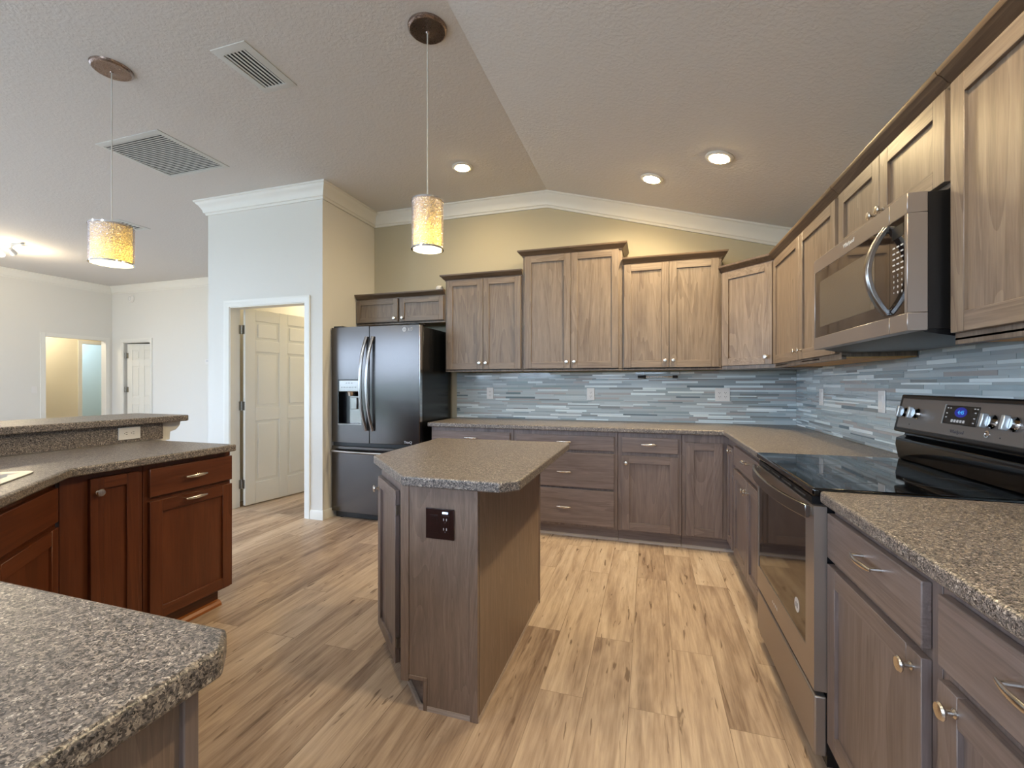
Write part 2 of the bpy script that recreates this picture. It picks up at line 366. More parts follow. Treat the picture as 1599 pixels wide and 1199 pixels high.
        if bevel > 0:
            b = o.modifiers.new('edge', 'BEVEL'); b.width = bevel; b.segments = seg; b.limit_method = 'ANGLE'; b.angle_limit = R(40); b.harden_normals = False
        return o
def thing(name, label, cat, loc=(0, 0, 0), rz=0.0, group=None):
    o = bpy.data.objects.new(name, None); o.empty_display_size = 0.1; col.objects.link(o)
    o.location = loc; o.rotation_euler = (0, 0, rz); o['label'] = label; o['category'] = cat
    if group: o['group'] = group
    return o
def tag(o, label, cat, group=None):
    o['label'] = label; o['category'] = cat
    if group: o['group'] = group
    return o
def struct(o): o['kind'] = 'structure'; return o
def plabel(o, s): o['label'] = s; return o
def text_mesh(s, size, name, mat, parent, T, depth=0.0006):
    c = bpy.data.curves.new(name, 'FONT'); c.body = s; c.size = size; c.align_x = 'CENTER'; c.align_y = 'CENTER'; c.extrude = depth
    o = bpy.data.objects.new(name, c); col.objects.link(o)
    dg = bpy.context.evaluated_depsgraph_get(); dg.update()
    me = bpy.data.meshes.new_from_object(o.evaluated_get(dg)); bpy.data.objects.remove(o); bpy.data.curves.remove(c)
    me.transform(T); me.materials.clear(); me.materials.append(M[mat]); me.name = name
    o = bpy.data.objects.new(name, me); col.objects.link(o); o.parent = parent
    return o
# T for text / discs that lie on a front face (local -y is the front)
def face_T(x, y, z): return Matrix.Translation((x, y, z)) @ Matrix.Rotation(R(90), 4, 'X')

# ------------------------------------------------------------------ room shell
ZC, XR, SL = 3.10, -2.10, 0.281
struct(G().box(-14.0, 0.15, REAR - 0.15, 4.2, -0.12, 0.0).build('floor', 'floor'))
g = G().box(-11.1, XR, REAR - 0.15, 1.80, ZC, ZC + 0.12)
Tx = Matrix(((1, 0, 0, 0), (0, 0, 1, 0), (0, 1, 0, 0), (0, 0, 0, 1)))       # (x, z, y) -> (x, y, z)
zr = ZC + SL * XR
g.prism([(XR, ZC), (0.16, zr - SL * 0.16), (0.16, zr - SL * 0.16 + 0.13), (XR, ZC + 0.12)], REAR - 0.15, 0.14, T=Tx)
struct(g.build('ceiling', 'ceil', smooth=False))
struct(G().box(-4.15, 0.14, 0.0, 0.12, 0.0, ZC + 0.05).build('wall_back', 'greige', smooth=False))
struct(G().box(0.0, 0.13, REAR - 0.15, 0.12, 0.0, 2.62).build('wall_right', 'greige', smooth=False))
PX0, PX1, PY = -5.457, -4.055, -0.81         # pantry closet block
DX0, DX1, DZ = -5.185, -4.242, 2.035
g = G().box(PX0, DX0, PY, PY + 0.11, 0, ZC).box(DX1, PX1, PY, PY + 0.11, 0, ZC).box(DX0, DX1, PY, PY + 0.11, DZ, ZC)
struct(g.build('wall_pantry_front', 'wall', smooth=False))
struct(G().box(PX1 - 0.11, PX1, PY + 0.11, 1.65, 0, ZC).build('wall_pantry_right', 'wall', smooth=False))
struct(G().box(PX0, PX0 + 0.11, PY + 0.11, 1.65, 0, ZC).build('wall_pantry_left', 'wall', smooth=False))
struct(G().box(PX0 + 0.11, PX1 - 0.11, PY + 0.11, 1.65, 2.44, 2.50).build('ceiling_pantry', 'cream', smooth=False))
struct(G().box(PX0 + 0.11, PX1 - 0.11, 1.60, 1.65, 0.0, 2.44).build('wall_pantry_back', 'cream', smooth=False))
FY = 1.65; FD0, FD1 = -10.68, -9.95
g = G().box(-11.1, FD0, FY, FY + 0.11, 0, ZC).box(FD1, -4.06, FY, FY + 0.11, 0, ZC).box(FD0, FD1, FY, FY + 0.11, 2.05, ZC)
struct(g.build('wall_far', 'wall', smooth=False))
LX = -10.974; LO0, LO1 = 0.66, 1.545
g = G(); ys = REAR - 0.15
for a, b, c, d in LOPEN:
    g.box(LX - 0.12, LX, ys, a, 0, ZC).box(LX - 0.12, LX, a, b, 0, c).box(LX - 0.12, LX, a, b, d, ZC); ys = b
g.box(LX - 0.12, LX, ys, LO0, 0, ZC).box(LX - 0.12, LX, LO1, FY, 0, ZC).box(LX - 0.12, LX, LO0, LO1, 2.07, ZC)
struct(g.build('wall_left', 'wall', smooth=False))
# hallway behind the left opening, and the pale room beyond it
g = G().box(-12.32, -12.2, -0.6, 1.845, 0, 2.5).box(-12.32, -12.2, 2.62, 4.0, 0, 2.5).box(-12.32, -12.2, 1.845, 2.62, 2.08, 2.5)
struct(g.build('wall_hallway', 'cream', smooth=False))
struct(G().box(-13.9, -10.98, -0.7, -0.6, 0, 2.5).box(-13.9, -10.98, 4.0, 4.1, 0, 2.5).box(-11.09, -10.98, 1.78, 4.0, 0, 2.5).build('wall_hallway_end', 'cream', smooth=False))
struct(G().box(-13.9, -13.8, -0.6, 4.0, 0, 2.5).build('wall_bedroom', 'bluewall', smooth=False))
struct(G().box(-13.9, -11.1, -0.7, 4.1, 2.5, 2.6).build('ceiling_hallway', 'ceil', smooth=False))
struct(G().box(-10.97, -9.3, 2.9, 3.0, 0, 2.5).box(-9.4, -9.3, 1.77, 2.9, 0, 2.5).build('wall_closet', 'wall', smooth=False))
struct(G().box(-10.97, -9.3, 1.77, 3.0, 2.5, 2.6).build('ceiling_closet', 'ceil', smooth=False))
# rear wall with its glazed openings
g = G(); xs = -11.1
for a, b, c, d in OPEN:
    g.box(xs, a, REAR - 0.12, REAR, 0, ZC + 0.05); g.box(a, b, REAR - 0.12, REAR, d, ZC + 0.05)
    if c > 0.1: g.box(a, b, REAR - 0.12, REAR, 0, c)
    xs = b
g.box(xs, 0.13, REAR - 0.12, REAR, 0, ZC + 0.05)
struct(g.build('wall_rear', 'wall', smooth=False))
for i, (a, b, c, d) in enumerate(OPEN):
    g = G(); w = 0.05; m_ = (a + b) / 2
    for (p, q, r_, t_) in ((a, a + w, c, d), (b - w, b, c, d), (a, b, c, c + w), (a, b, d - w, d), (m_ - w / 2, m_ + w / 2, c, d)):
        g.box(p, q, REAR - 0.09, REAR - 0.03, r_, t_)
    fr = struct(g.build('window_%d' % (i + 1), 'trim', smooth=False))
    G().box(a + w, b - w, REAR - 0.063, REAR - 0.057, c + w, d - w).build('pane', 'pane', fr, smooth=False)
for i, (a, b, c, d) in enumerate(LOPEN):  # frames and panes of the added side-light windows
    g = G(); w = 0.05; m_ = (a + b) / 2
    for (p, q, r_, t_) in ((a, a + w, c, d), (b - w, b, c, d), (a, b, c, c + w), (a, b, d - w, d), (m_ - w / 2, m_ + w / 2, c, d)):
        g.box(LX - 0.09, LX - 0.03, p, q, r_, t_)
    fr = struct(g.build('window_%d' % (i + 5), 'trim', smooth=False))
    G().box(LX - 0.063, LX - 0.057, a + w, b - w, c + w, d - w).build('pane', 'pane', fr, smooth=False)
struct(G().box(-40, 30, -40, -11.5, -0.3, -0.15).build('lawn', 'grass', smooth=False))
struct(G().box(-40, -14.2, -11.5, 20, -0.3, -0.13).box(-14.2, -11.3, -11.5, -0.9, -0.3, -0.13).box(-11.3, 30, -11.5, REAR - 0.2, -0.3, -0.13).build('bounce_patio', 'bounce_patio', smooth=False))  # pale slab added outside to bounce neutral light up through the windows
g = G(); random.seed(5)
for i in range(60):
    x = -22 + i * 0.55; r_ = random.uniform(0.6, 0.9)
    g.lathe([(0, 0), (r_, 0.1), (r_ * 1.1, 0.7), (r_ * 0.8, 1.3 + random.random() * 0.3), (0, 1.6 + random.random() * 0.3)], Matrix.Translation((x, -16 + random.random(), -0.15)), 10)
h = g.build('hedge', 'hedge'); h['kind'] = 'stuff'; tag(h, 'clipped green hedge across the lawn outside the windows', 'hedge')

# trims
CROWN = [(0, 0), (0.135, 0), (0.135, 0.014), (0.118, 0.020), (0.112, 0.030), (0.085, 0.036), (0.045, 0.060), (0.032, 0.074), (0.020, 0.080), (0.014, 0.092), (0, 0.092)]
def crown_flat(n_, path):          # path clockwise so that the side vector (z x t) points into the room; profile a = out, b = down
    prof = [(b, -a) for a, b in CROWN]
    struct(G().sweep(path, prof, (0, 0, 1)).build('trim_%d' % n_, 'trim'))
zt = ZC - 0.001
crown_flat(1, [(-4.05, 0.0, zt), (-4.055, PY, zt), (PX0, PY, zt), (PX0, FY, zt)])
prof = [(-a, b) for a, b in CROWN]
# gable crown on the back wall: runs flat, then down the slope
struct(G().sweep([(-4.05, 0, zt), (XR, 0, zt), (0.0, 0, ZC + SL * XR - 0.001)], [(-a, b) for a, b in CROWN], (0, -1, 0)).build('trim_2', 'trim'))
crown_flat(3, [(PX0 + 0.0, FY, zt), (LX, FY, zt), (LX, REAR, zt)])
# pantry door casing + jambs
def casing(n_, x0, x1, z1, y, wdt=0.062, th=0.016, sgn=-1, jamb=0.11):
    p = [(0, 0), (wdt, 0), (wdt, th), (wdt * 0.75, th), (wdt * 0.6, th * 0.75), (0.006, th * 0.6), (0, th * 0.4)]
    g = G().sweep([(x0, y, 0), (x0, y, z1), (x1, y, z1), (x1, y, 0)], p, (0, -1, 0))
    return g
g = casing(4, DX0 + 0.012, DX1 - 0.012, DZ - 0.012, PY)
g.box(DX0, DX0 + 0.02, PY, PY + 0.11, 0, DZ).box(DX1 - 0.02, DX1, PY, PY + 0.11, 0, DZ).box(DX0, DX1, PY, PY + 0.11, DZ - 0.02, DZ)
struct(g.build('trim_4', 'trim'))
g = casing(5, FD0 + 0.01, FD1 - 0.01, 2.04, FY)
g.box(FD0, FD0 + 0.02, FY, FY + 0.11, 0, 2.05).box(FD1 - 0.02, FD1, FY, FY + 0.11, 0, 2.05).box(FD0, FD1, FY, FY + 0.11, 2.03, 2.05)
struct(g.build('trim_5', 'trim'))
g = G().box(LX, LX + 0.016, LO0 - 0.06, LO0 + 0.005, 0, 2.13).box(LX, LX + 0.016, LO1 - 0.005, LO1 + 0.06, 0, 2.13).box(LX, LX + 0.016, LO0, LO1, 2.065, 2.13)
struct(g.build('trim_6', 'trim'))
g = G().box(-12.2, -12.184, 1.785, 1.85, 0, 2.14).box(-12.2, -12.184, 2.615, 2.68, 0, 2.14).box(-12.2, -12.184, 1.85, 2.615, 2.075, 2.14)
struct(g.build('trim_7', 'trim'))
BB = [(0, 0), (0.014, 0), (0.014, 0.07), (0.008, 0.085), (0, 0.085)]
def bboard(name, path): struct(G().sweep(path, [(a, b) for a, b in BB], (0, 0, 1)).build(name, 'trim'))
bboard('baseboard_pantry', [(-4.055, -0.02, 0), (-4.055, PY, 0), (DX1 + 0.055, PY, 0)])
bboard('baseboard_pantry_left', [(DX0 - 0.055, PY, 0), (PX0, PY, 0), (PX0, FY, 0)])
bboard('baseboard_far', [(PX0, FY, 0), (FD1 + 0.055, FY, 0)])
bboard('baseboard_left', [(LX, LO0 - 0.065, 0), (LX, REAR, 0)])

def panel_door(name, w, h, T, hinge_side=1):
    """six panel door leaf; local x 0..w, thickness along y 0..0.035, face at y=0"""
    g = G().box(0, w, 0.009, 0.026, 0, h)
    st = 0.115; mid = w / 2
    rows = [(0.22, 0.86), (1.0, 1.58), (1.70, h - 0.12)]
    for (yy0, yy1) in ((0.0, 0.0095), (0.0255, 0.035)):
        for (a, b) in ((0, st * 0.95), (mid - 0.05, mid + 0.05), (w - st * 0.95, w)): g.box(a, b, yy0, yy1, 0, h)
        zz = [0] + [v for r_ in rows for v in r_] + [h]
        for a, b in zip(zz[::2], zz[1::2]):
            g.box(st * 0.95, mid - 0.05, yy0, yy1, a, b); g.box(mid + 0.05, w - st * 0.95, yy0, yy1, a, b)
        for a, b in rows:
            for (c, d) in ((st * 0.95, mid - 0.05), (mid + 0.05, w - st * 0.95)):
                g.box(c + 0.03, d - 0.03, yy0 + (0.002 if yy0 == 0 else 0), yy1 - (0.002 if yy0 > 0 else 0), a + 0.03, b - 0.03)
    o = g.build(name, 'door', None, bevel=0.005, seg=2)
    o.matrix_world = T
    struct(o)
    return o
ang = math.atan2(0.706, 0.122)
hx, hy = -5.112, -0.686
# local +x runs along the leaf, visible face (local y=0) must look towards +x world -> local -y = (sin a, -cos a)
Td = Matrix.Translation((hx, hy, 0.012)) @ Matrix.Rotation(ang, 4, 'Z')
d1 = panel_door('door_1', 0.86, 2.02, Td)
for z in (0.22, 1.02, 1.80):
    g = G().tube([(-0.008, 0.040, z - 0.047), (-0.008, 0.040, z + 0.047)], 0.008, 12).box(-0.003, 0.0, 0.006, 0.036, z - 0.045, z + 0.045).box(-0.036, -0.008, 0.046, 0.050, z - 0.045, z + 0.045)
    g.build('hinge', 'hinge', d1)
# swing-in stop: dark gap strip behind the hinge edge is just the room beyond
Td2 = Matrix.Translation((FD0 + 0.07, FY + 0.03, 0.012)) @ Matrix.Rotation(R(9), 4, 'Z')
d2 = panel_door('door_2', 0.64, 2.0, Td2)
for z in (1.14, 1.78):
    G().tube([(-0.012, -0.010, z - 0.05), (-0.012, -0.010, z + 0.05)], 0.010, 10).box(-0.055, 0.03, -0.006, -0.001, z - 0.05, z + 0.05).build('hinge', 'hinge', d2)
for nm, x, y in (('latch_plate', -12.181, 1.835), ('strike_plate', LX + 0.018, LO1 + 0.0)):
    pass

# ------------------------------------------------------------------ cabinets
def knob_geo(T):
    return G().lathe([(0.0, 0.0), (0.009, 0.0), (0.009, 0.003), (0.0055, 0.006), (0.005, 0.014), (0.008, 0.018), (0.0155, 0.021), (0.0165, 0.024), (0.014, 0.0275), (0.006, 0.029), (0.0, 0.029)], T, 20)
def pull_geo(T, w=0.112):
    g = G(); pts = []
    for i in range(13):
        u = i / 12 * 2 - 1
        pts.append((u * w / 2, -0.026 - 0.008 * (1 - u * u), 0.0))
    g.tube(pts, [0.0042 + 0.0035 * (1 - (i / 6 - 1) ** 2) for i in range(13)], 10, T=T, flat=0.7)
    for sx_ in (-1, 1): g.tube([(sx_ * w * 0.43, 0.0, 0), (sx_ * w * 0.43, -0.029, 0)], 0.0048, 10, T=T)
    return g
def shaker(x0, x1, z0, z1, fw=0.058, th=0.02, T=None, mv=0, mh=1):
    g = G()
    g.box(x0, x0 + fw, -th, -0.0005, z0, z1, mv, T).box(x1 - fw, x1, -th, -0.0005, z0, z1, mv, T)
    g.box(x0 + fw, x1 - fw, -th, -0.0005, z0, z0 + fw, mh, T).box(x0 + fw, x1 - fw, -th, -0.0005, z1 - fw, z1, mh, T)
    g.box(x0 + fw - 0.002, x1 - fw + 0.002, -th + 0.0105, -0.002, z0 + fw - 0.002, z1 - fw + 0.002, mv, T)
    return g
def fronts(root, items, mv, mh, T=None):
    """items: ('door', x0, x1, z0, z1, knob (x,z) or None, fw) | ('drawer', x0, x1, z0, z1, pull (x,z) or None)"""
    I = T or Matrix()
    for it in items:
        kind, x0, x1, z0, z1, hw = it[:6]
        if kind == 'door':
            fw_ = it[6] if len(it) > 6 else 0.058
            o = shaker(x0, x1, z0, z1, fw_, T=T).build('door', [mv, mh], root, bevel=0.0014, seg=1)
        else:
            g = G().box(x0, x1, -0.02, -0.0005, z0, z1, 0, T); o = g.build('drawer', [mh], root, bevel=0.0025)
        if hw:
            ty = it[7] if len(it) > 7 else ('knob' if kind == 'door' else 'pull')
            Tk = I @ Matrix.Translation((hw[0], -0.02, hw[1]))
            if ty == 'knob': knob_geo(Tk @ Matrix.Rotation(R(90), 4, 'X')).build('knob', 'nickel', o)
            else: pull_geo(Tk).build('handle', 'nickel', o)
CRW = [(0, 0), (0.006, 0), (0.008, 0.010), (0.016, 0.014), (0.034, 0.036), (0.042, 0.040), (0.046, 0.047), (0.046, 0.056), (0, 0.056)]
def wood_crown(root, path, z, mat='crownwood', T=None):
    # path order gives side vector z x t pointing outward; profile a = out, b = up
    return G().sweep([(x, y, z) for x, y in path], CRW, (0, 0, 1), T=T).build('crown_molding', mat, root)
def upper(name, label, loc, rz, w, d, z0, z1, items, crown=None, group='wall cabinets', under='raw', poly=None, ctop=0.056):
    r = thing(name, label, 'cabinet', loc, rz, group)
    g = G()
    if poly: g.prism(poly, z0 + 0.012, z1)
    else: g.box(0, w, 0, d, z0 + 0.012, z1)
    if not poly: g.box(0, w, 0, 0.019, z0, z0 + 0.02)           # bottom rail of the face frame hangs below the floor of the box
    g.build('carcass', ['oak'], r, bevel=0.001, seg=1)
    if not poly: G().box(0.002, w - 0.002, 0.02, d - 0.002, z0 + 0.006, z0 + 0.0115).build('bottom_panel', under, r)
    fronts(r, items, 'oak', 'oakx')
    if crown: wood_crown(r, crown, z1 - 0.012)
    return r
# along the back wall: local x = world x - x0, local y grows to the wall; face frame at y = -0.305
YF = -0.305; UD = 0.292
ZT1, ZT2, ZT3, ZTF, ZTR = 2.256, 2.422, 2.281, 2.122, 2.150
x0 = -4.052; w = 1.0
upper('wall_cabinet', 'short two-door cabinet above the refrigerator', (x0, YF, 0), 0, w, UD, 1.855, ZTF,
      [('door', 0.006, 0.486, 1.878, 2.108, (0.452, 1.913), 0.05), ('door', 0.512, 0.985, 1.878, 2.108, (0.546, 1.913), 0.05)],
      crown=[(w, 0.0), (0.0, 0.0)])
x0 = -3.048; w = 0.772
upper('wall_cabinet', 'two-door wall cabinet beside the refrigerator, one step lower than the tallest', (x0, YF, 0), 0, w, UD, 1.372, ZT1,
      [('door', 0.020, 0.388, 1.395, 2.244, (0.358, 1.452)), ('door', 0.392, 0.757, 1.395, 2.244, (0.422, 1.452))],
      crown=[(w, 0.0), (0.0, 0.0), (0.0, UD)])
x0 = -2.272; w = 0.878
upper('wall_cabinet', 'tallest two-door wall cabinet, middle of the back wall', (x0, YF, 0), 0, w, UD, 1.372, ZT2,
      [('door', 0.022, 0.437, 1.395, 2.410, (0.405, 1.452)), ('door', 0.441, 0.851, 1.395, 2.410, (0.473, 1.452))],
      crown=[(w, UD), (w, 0.0), (0.0, 0.0), (0.0, UD)])
x0 = -1.391; w = 0.776
upper('wall_cabinet', 'two-door wall cabinet above the slim black-ended rod', (x0, YF, 0), 0, w, UD, 1.372, ZT3,
      [('door', 0.015, 0.375, 1.395, 2.268, (0.346, 1.452)), ('door', 0.379, 0.755, 1.395, 2.268, (0.410, 1.452))],
      crown=[(w, UD), (w, 0.0), (0.0, 0.0)])
# diagonal corner cabinet
r = thing('wall_cabinet', 'angled corner wall cabinet with a single door', 'cabinet', (0, 0, 0), 0, 'wall cabinets')
poly = [(-0.013, -0.003), (-0.612, -0.003), (-0.612, -0.305), (-0.305, -0.612), (-0.013, -0.612)]
G().prism(poly, 1.372, ZTR).build('carcass', 'oak', r, bevel=0.001, seg=1)
dl = math.hypot(0.307, 0.307); Tc = Matrix.Translation((-0.612, -0.305, 0)) @ Matrix.Rotation(R(-45), 4, 'Z')
fronts(r, [('door', 0.012, dl - 0.012, 1.400, 2.138, (dl - 0.052, 1.455))], 'oak', 'oakx', Tc)
wood_crown(r, [(-0.305, -0.612), (-0.612, -0.305)], ZTR - 0.012)
# along the right wall: local x = -(world y) - y0 ; rotation -90
XF = -0.305
def rwall(y): return (XF, y, 0)
w = 1.150
upper('wall_cabinet', 'two-door wall cabinet between the angled corner cabinet and the microwave', rwall(-0.616), R(-90), w, UD, 1.372, ZTR,
      [('door', 0.016, 0.586, 1.400, 2.138, (0.555, 1.452)), ('door', 0.592, 1.130, 1.400, 2.138, (0.640, 1.452))], crown=[(w, 0), (0.0, 0)])
w = 0.808
upper('wall_cabinet', 'short two-door cabinet above the microwave', rwall(-1.770), R(-90), w, UD, 1.846, ZTR,
      [('door', 0.016, 0.402, 1.862, 2.138, (0.372, 1.915)), ('door', 0.406, 0.800, 1.862, 2.138, (0.438, 1.915))], crown=[(w, 0), (0.0, 0)])
w = 0.92
upper('wall_cabinet', 'large wall cabinet beside the microwave, above the range-side worktop', rwall(-2.582), R(-90), w, UD, 1.372, ZTR,
      [('door', 0.016, 0.462, 1.405, 2.138, None), ('door', 0.466, 0.908, 1.405, 2.138, None)], crown=[(w, 0), (0.0, 0)])

# ---- base cabinets
def base(name, label, loc, rz, w, d, items, mv='base', mh='basex', toe=True, shoe='shoe', group='base cabinets', toe_in=0.055, x_toe=(0, 0)):
    r = thing(name, label, 'cabinet', loc, rz, group)
    G().box(0.001, w - 0.001, 0, d, 0.10, 0.8755).build('carcass', [mv], r, bevel=0.001, seg=1)
    if toe: G().box(0.001 + x_toe[0], w - 0.001 - x_toe[1], toe_in, d, 0.0, 0.0995).build('toe_kick', [mh], r)
    k = 1.6 if shoe == 'shoec' else 1.0
    if shoe: G().sweep([(0.001 + x_toe[0], toe_in - 0.0005, 0), (w - 0.001 - x_toe[1], toe_in - 0.0005, 0)], [(0, 0), (-0.018 * k, 0), (-0.017 * k, 0.008 * k), (-0.010 * k, 0.016 * k), (0, 0.019 * k)], (0, 0, 1)).build('shoe_molding', shoe, r)
    fronts(r, items, mv, mh)
    return r
M['shoe'] = wood('shoe_vinyl', S(158, 145, 136), S(178, 165, 156), S(194, 182, 174), 'x', 0.3)
M['shoec'] = wood('cherry_shoe', S(120, 66, 28), S(150, 88, 42), S(170, 104, 54), 'x', 0.3)
YB = -0.605; BD = 0.60
base('base_cabinet', 'drawer base cabinet beside the refrigerator, half hidden by the island', (-3.046, YB, 0), 0, 0.774, BD,
     [('drawer', 0.012, 0.746, 0.712, 0.842, (0.395, 0.790)), ('door', 0.012, 0.376, 0.112, 0.690, (0.345, 0.64)), ('door', 0.382, 0.746, 0.112, 0.690, (0.415, 0.64))])
base('base_cabinet', 'three-drawer base cabinet behind the island', (-2.271, YB, 0), 0, 0.862, BD,
     [('drawer', 0.027, 0.835, 0.722, 0.838, (0.436, 0.788)), ('drawer', 0.027, 0.835, 0.420, 0.699, (0.438, 0.545)), ('drawer', 0.027, 0.835, 0.119, 0.402, (0.436, 0.260))])
base('base_cabinet', 'narrow base cabinet of one drawer over one door beside the corner', (-1.408, YB, 0), 0, 0.474, BD,
     [('drawer', 0.031, 0.447, 0.722, 0.838, (0.234, 0.788)), ('door', 0.031, 0.447, 0.113, 0.693, (0.062, 0.638))])
# corner unit with two narrow leaves
r = thing('base_cabinet', 'corner base cabinet with two narrow leaves meeting at right angles', 'cabinet', (0, 0, 0), 0, 'base cabinets')
g = G().prism([(-0.003, -0.005), (-0.932, -0.005), (-0.932, YB), (-0.608, YB), (-0.608, -0.895), (-0.003, -0.895)], 0.10, 0.8755)
g.build('carcass', 'base', r, bevel=0.001, seg=1)
G().prism([(-0.01, -0.01), (-0.932, -0.01), (-0.932, YB + 0.055), (-0.553, YB + 0.055), (-0.553, -0.895), (-0.01, -0.895)], 0.0, 0.0995).build('toe_kick', 'basex', r)
G().sweep([(-0.553, -0.895, 0), (-0.553, YB + 0.055, 0), (-0.932, YB + 0.055, 0)], [(0, 0), (0.018, 0), (0.017, 0.008), (0.010, 0.016), (0, 0.019)], (0, 0, 1)).build('shoe_molding', 'shoe', r)
fronts(r, [('door', 0.026, 0.280, 0.113, 0.815, None)], 'base', 'basex', Matrix.Translation((-0.932, YB, 0)))
fronts(r, [('door', 0.026, 0.232, 0.113, 0.815, (0.19, 0.79))], 'base', 'basex', Matrix.Translation((-0.608, -0.629, 0)) @ Matrix.Rotation(R(-90), 4, 'Z'))
XB = -0.608
base('base_cabinet', 'base cabinet with one wide drawer over two doors, before the range', (XB, -0.897, 0), R(-90), 0.875, BD,
     [('drawer', 0.022, 0.855, 0.712, 0.842, (0.476, 0.800)), ('door', 0.022, 0.435, 0.112, 0.688, (0.405, 0.625)), ('door', 0.441, 0.855, 0.112, 0.688, (0.471, 0.625))])
base('base_cabinet', 'base cabinet of one drawer over one door right beside the range', (XB, -2.576, 0), R(-90), 0.545, BD,
     [('drawer', -0.003, 0.512, 0.705, 0.845, (0.296, 0.800)), ('door', -0.003, 0.512, 0.112, 0.684, (0.478, 0.648))], x_toe=(0.0, 0))
base('base_cabinet', 'base cabinet cut by the picture edge, one drawer over a door, second past the range', (XB, -3.123, 0), R(-90), 0.62, BD,
     [('drawer', 0.020, 0.60, 0.705, 0.845, (0.275, 0.796)), ('door', 0.020, 0.60, 0.112, 0.678, (0.075, 0.646))])

# ---- worktops
def worktop(name, label, polys, z1=0.914, th=0.038, hole=None, bev=0.008):
    bm = bmesh.new()
    ve = [bm.verts.new((x, y, z1)) for x, y in polys]; ed = [bm.edges.new((ve[i], ve[(i + 1) % len(ve)])) for i in range(len(ve))]
    if hole:
        vh = [bm.verts.new((x, y, z1)) for x, y in hole]; ed += [bm.edges.new((vh[i], vh[(i + 1) % len(vh)])) for i in range(len(vh))]
        bmesh.ops.triangle_fill(bm, edges=ed, use_beauty=True)
    else: bm.faces.new(ve)
    ret = bmesh.ops.extrude_face_region(bm, geom=bm.faces[:])
    bmesh.ops.translate(bm, vec=(0, 0, -th), verts=[v for v in ret['geom'] if isinstance(v, bmesh.types.BMVert)])
    bmesh.ops.recalc_face_normals(bm, faces=bm.faces)
    me = bpy.data.meshes.new(name); bm.to_mesh(me); bm.free(); me.materials.append(M['lam'])
    o = bpy.data.objects.new(name, me); col.objects.link(o)
    b = o.modifiers.new('edge', 'BEVEL'); b.width = bev; b.segments = 3; b.limit_method = 'ANGLE'; b.angle_limit = R(30)
    me.polygons.foreach_set('use_smooth', [True] * len(me.polygons)); me.set_sharp_from_angle(angle=R(40))
    return tag(o, label, 'countertop', 'speckled worktops')
worktop('countertop', 'long L-shaped speckled worktop under the mosaic tiles, from refrigerator to range',
        [(-3.066, -0.012), (-3.066, -0.648), (-0.648, -0.648), (-0.648, -1.776), (-0.012, -1.776), (-0.012, -0.012)])
worktop('countertop', 'speckled worktop past the range, running out of the picture',
        [(-0.648, -2.572), (-0.648, -4.7), (-0.012, -4.7), (-0.012, -2.572)])
# island
ISL = [(-2.05, -2.765), (-1.667, -2.765), (-1.608, -2.705), (-1.612, -1.66), (-1.64, -1.632), (-2.45, -1.66), (-2.432, -2.385)]
worktop('countertop', 'island worktop with cut corners in the middle of the kitchen', ISL, bev=0.007)
r = thing('island_cabinet', 'kitchen island cabinet with an angled corner door, brown outlet on its end', 'cabinet', (-2.0, -2.2, 0))
o_ = Vector((-2.0, -2.2)); L = lambda pts: [(x - o_.x, y - o_.y) for x, y in pts]
G().prism(L([(-1.785, -2.675), (-2.085, -2.675), (-2.405, -2.355), (-2.405, -1.73), (-1.785, -1.73)]), 0.10, 0.8755).build('carcass', 'base', r, bevel=0.001, seg=1)
g = G()
Tf = Matrix.Translation((-2.065 - o_.x, -2.676 - o_.y, 0))
g.box(0.0, 0.285, -0.012, -0.0005, 0.115, 0.875, 0, Tf).box(0.068, 0.285, -0.012, -0.0005, 0.0, 0.115, 0, Tf)
g.build('end_panel', 'strip', r)
g = G().box(0.258, 0.29, -0.017, -0.001, 0.0, 0.875, 0, Tf).box(-0.034, 0.002, -0.016, -0.0005, 0.10, 0.875, 0, Tf).box(0.002, 0.08, -0.016, -0.0125, 0.112, 0.128, 0, Tf).box(0.064, 0.080, -0.016, -0.0125, 0.0, 0.112, 0, Tf)
plabel(g.build('edge_strip', 'strip', r, bevel=0.0015), 'thin lighter corner strips framing the end panel and its toe notch')
G().box(-1.7845 - o_.x, -1.774 - o_.x, -2.675 - o_.y, -1.73 - o_.y, 0.0, 0.875).build('side_panel', 'strip', r)
G().box(-1.786 - o_.x, -1.770 - o_.x, -1.745 - o_.y, -1.729 - o_.y, 0.0, 0.875).build('corner_post', 'strip', r)
G().prism(L([(-1.79, -2.66), (-2.03, -2.66), (-2.06, -2.63), (-2.345, -2.33), (-2.345, -1.75), (-1.79, -1.75)]), 0.0, 0.0995).build('toe_kick', 'basex', r)
QR = [(0, 0), (0.020, 0), (0.019, 0.008), (0.012, 0.017), (0, 0.020)]
g = G().sweep([(p[0], p[1], 0) for p in L([(-1.773, -1.74), (-1.773, -2.690), (-2.02, -2.690), (-2.345, -2.36)])], [(-a, b) for a, b in QR], (0, 0, 1))
g.build('shoe_molding', 'shoe', r)
dd = Vector((-2.163 + 2.41, -2.627 + 2.38)); wd = dd.length
# angled door: hinge side at the front, knob side at the rear
Ti = Matrix.Translation((-2.41 - o_.x + 0.0141, -2.38 - o_.y + 0.0141, 0)) @ Matrix.Rotation(R(-45), 4, 'Z')
fronts(r, [('door', 0.0, wd, 0.112, 0.818, (0.03, 0.765), 0.05)], 'base', 'basex', Ti)
for z in (0.20, 0.74): G().box(wd + 0.001, wd + 0.012, -0.018, 0.012, z - 0.02, z + 0.02, 0, Ti).build('hinge', 'hinge', r)

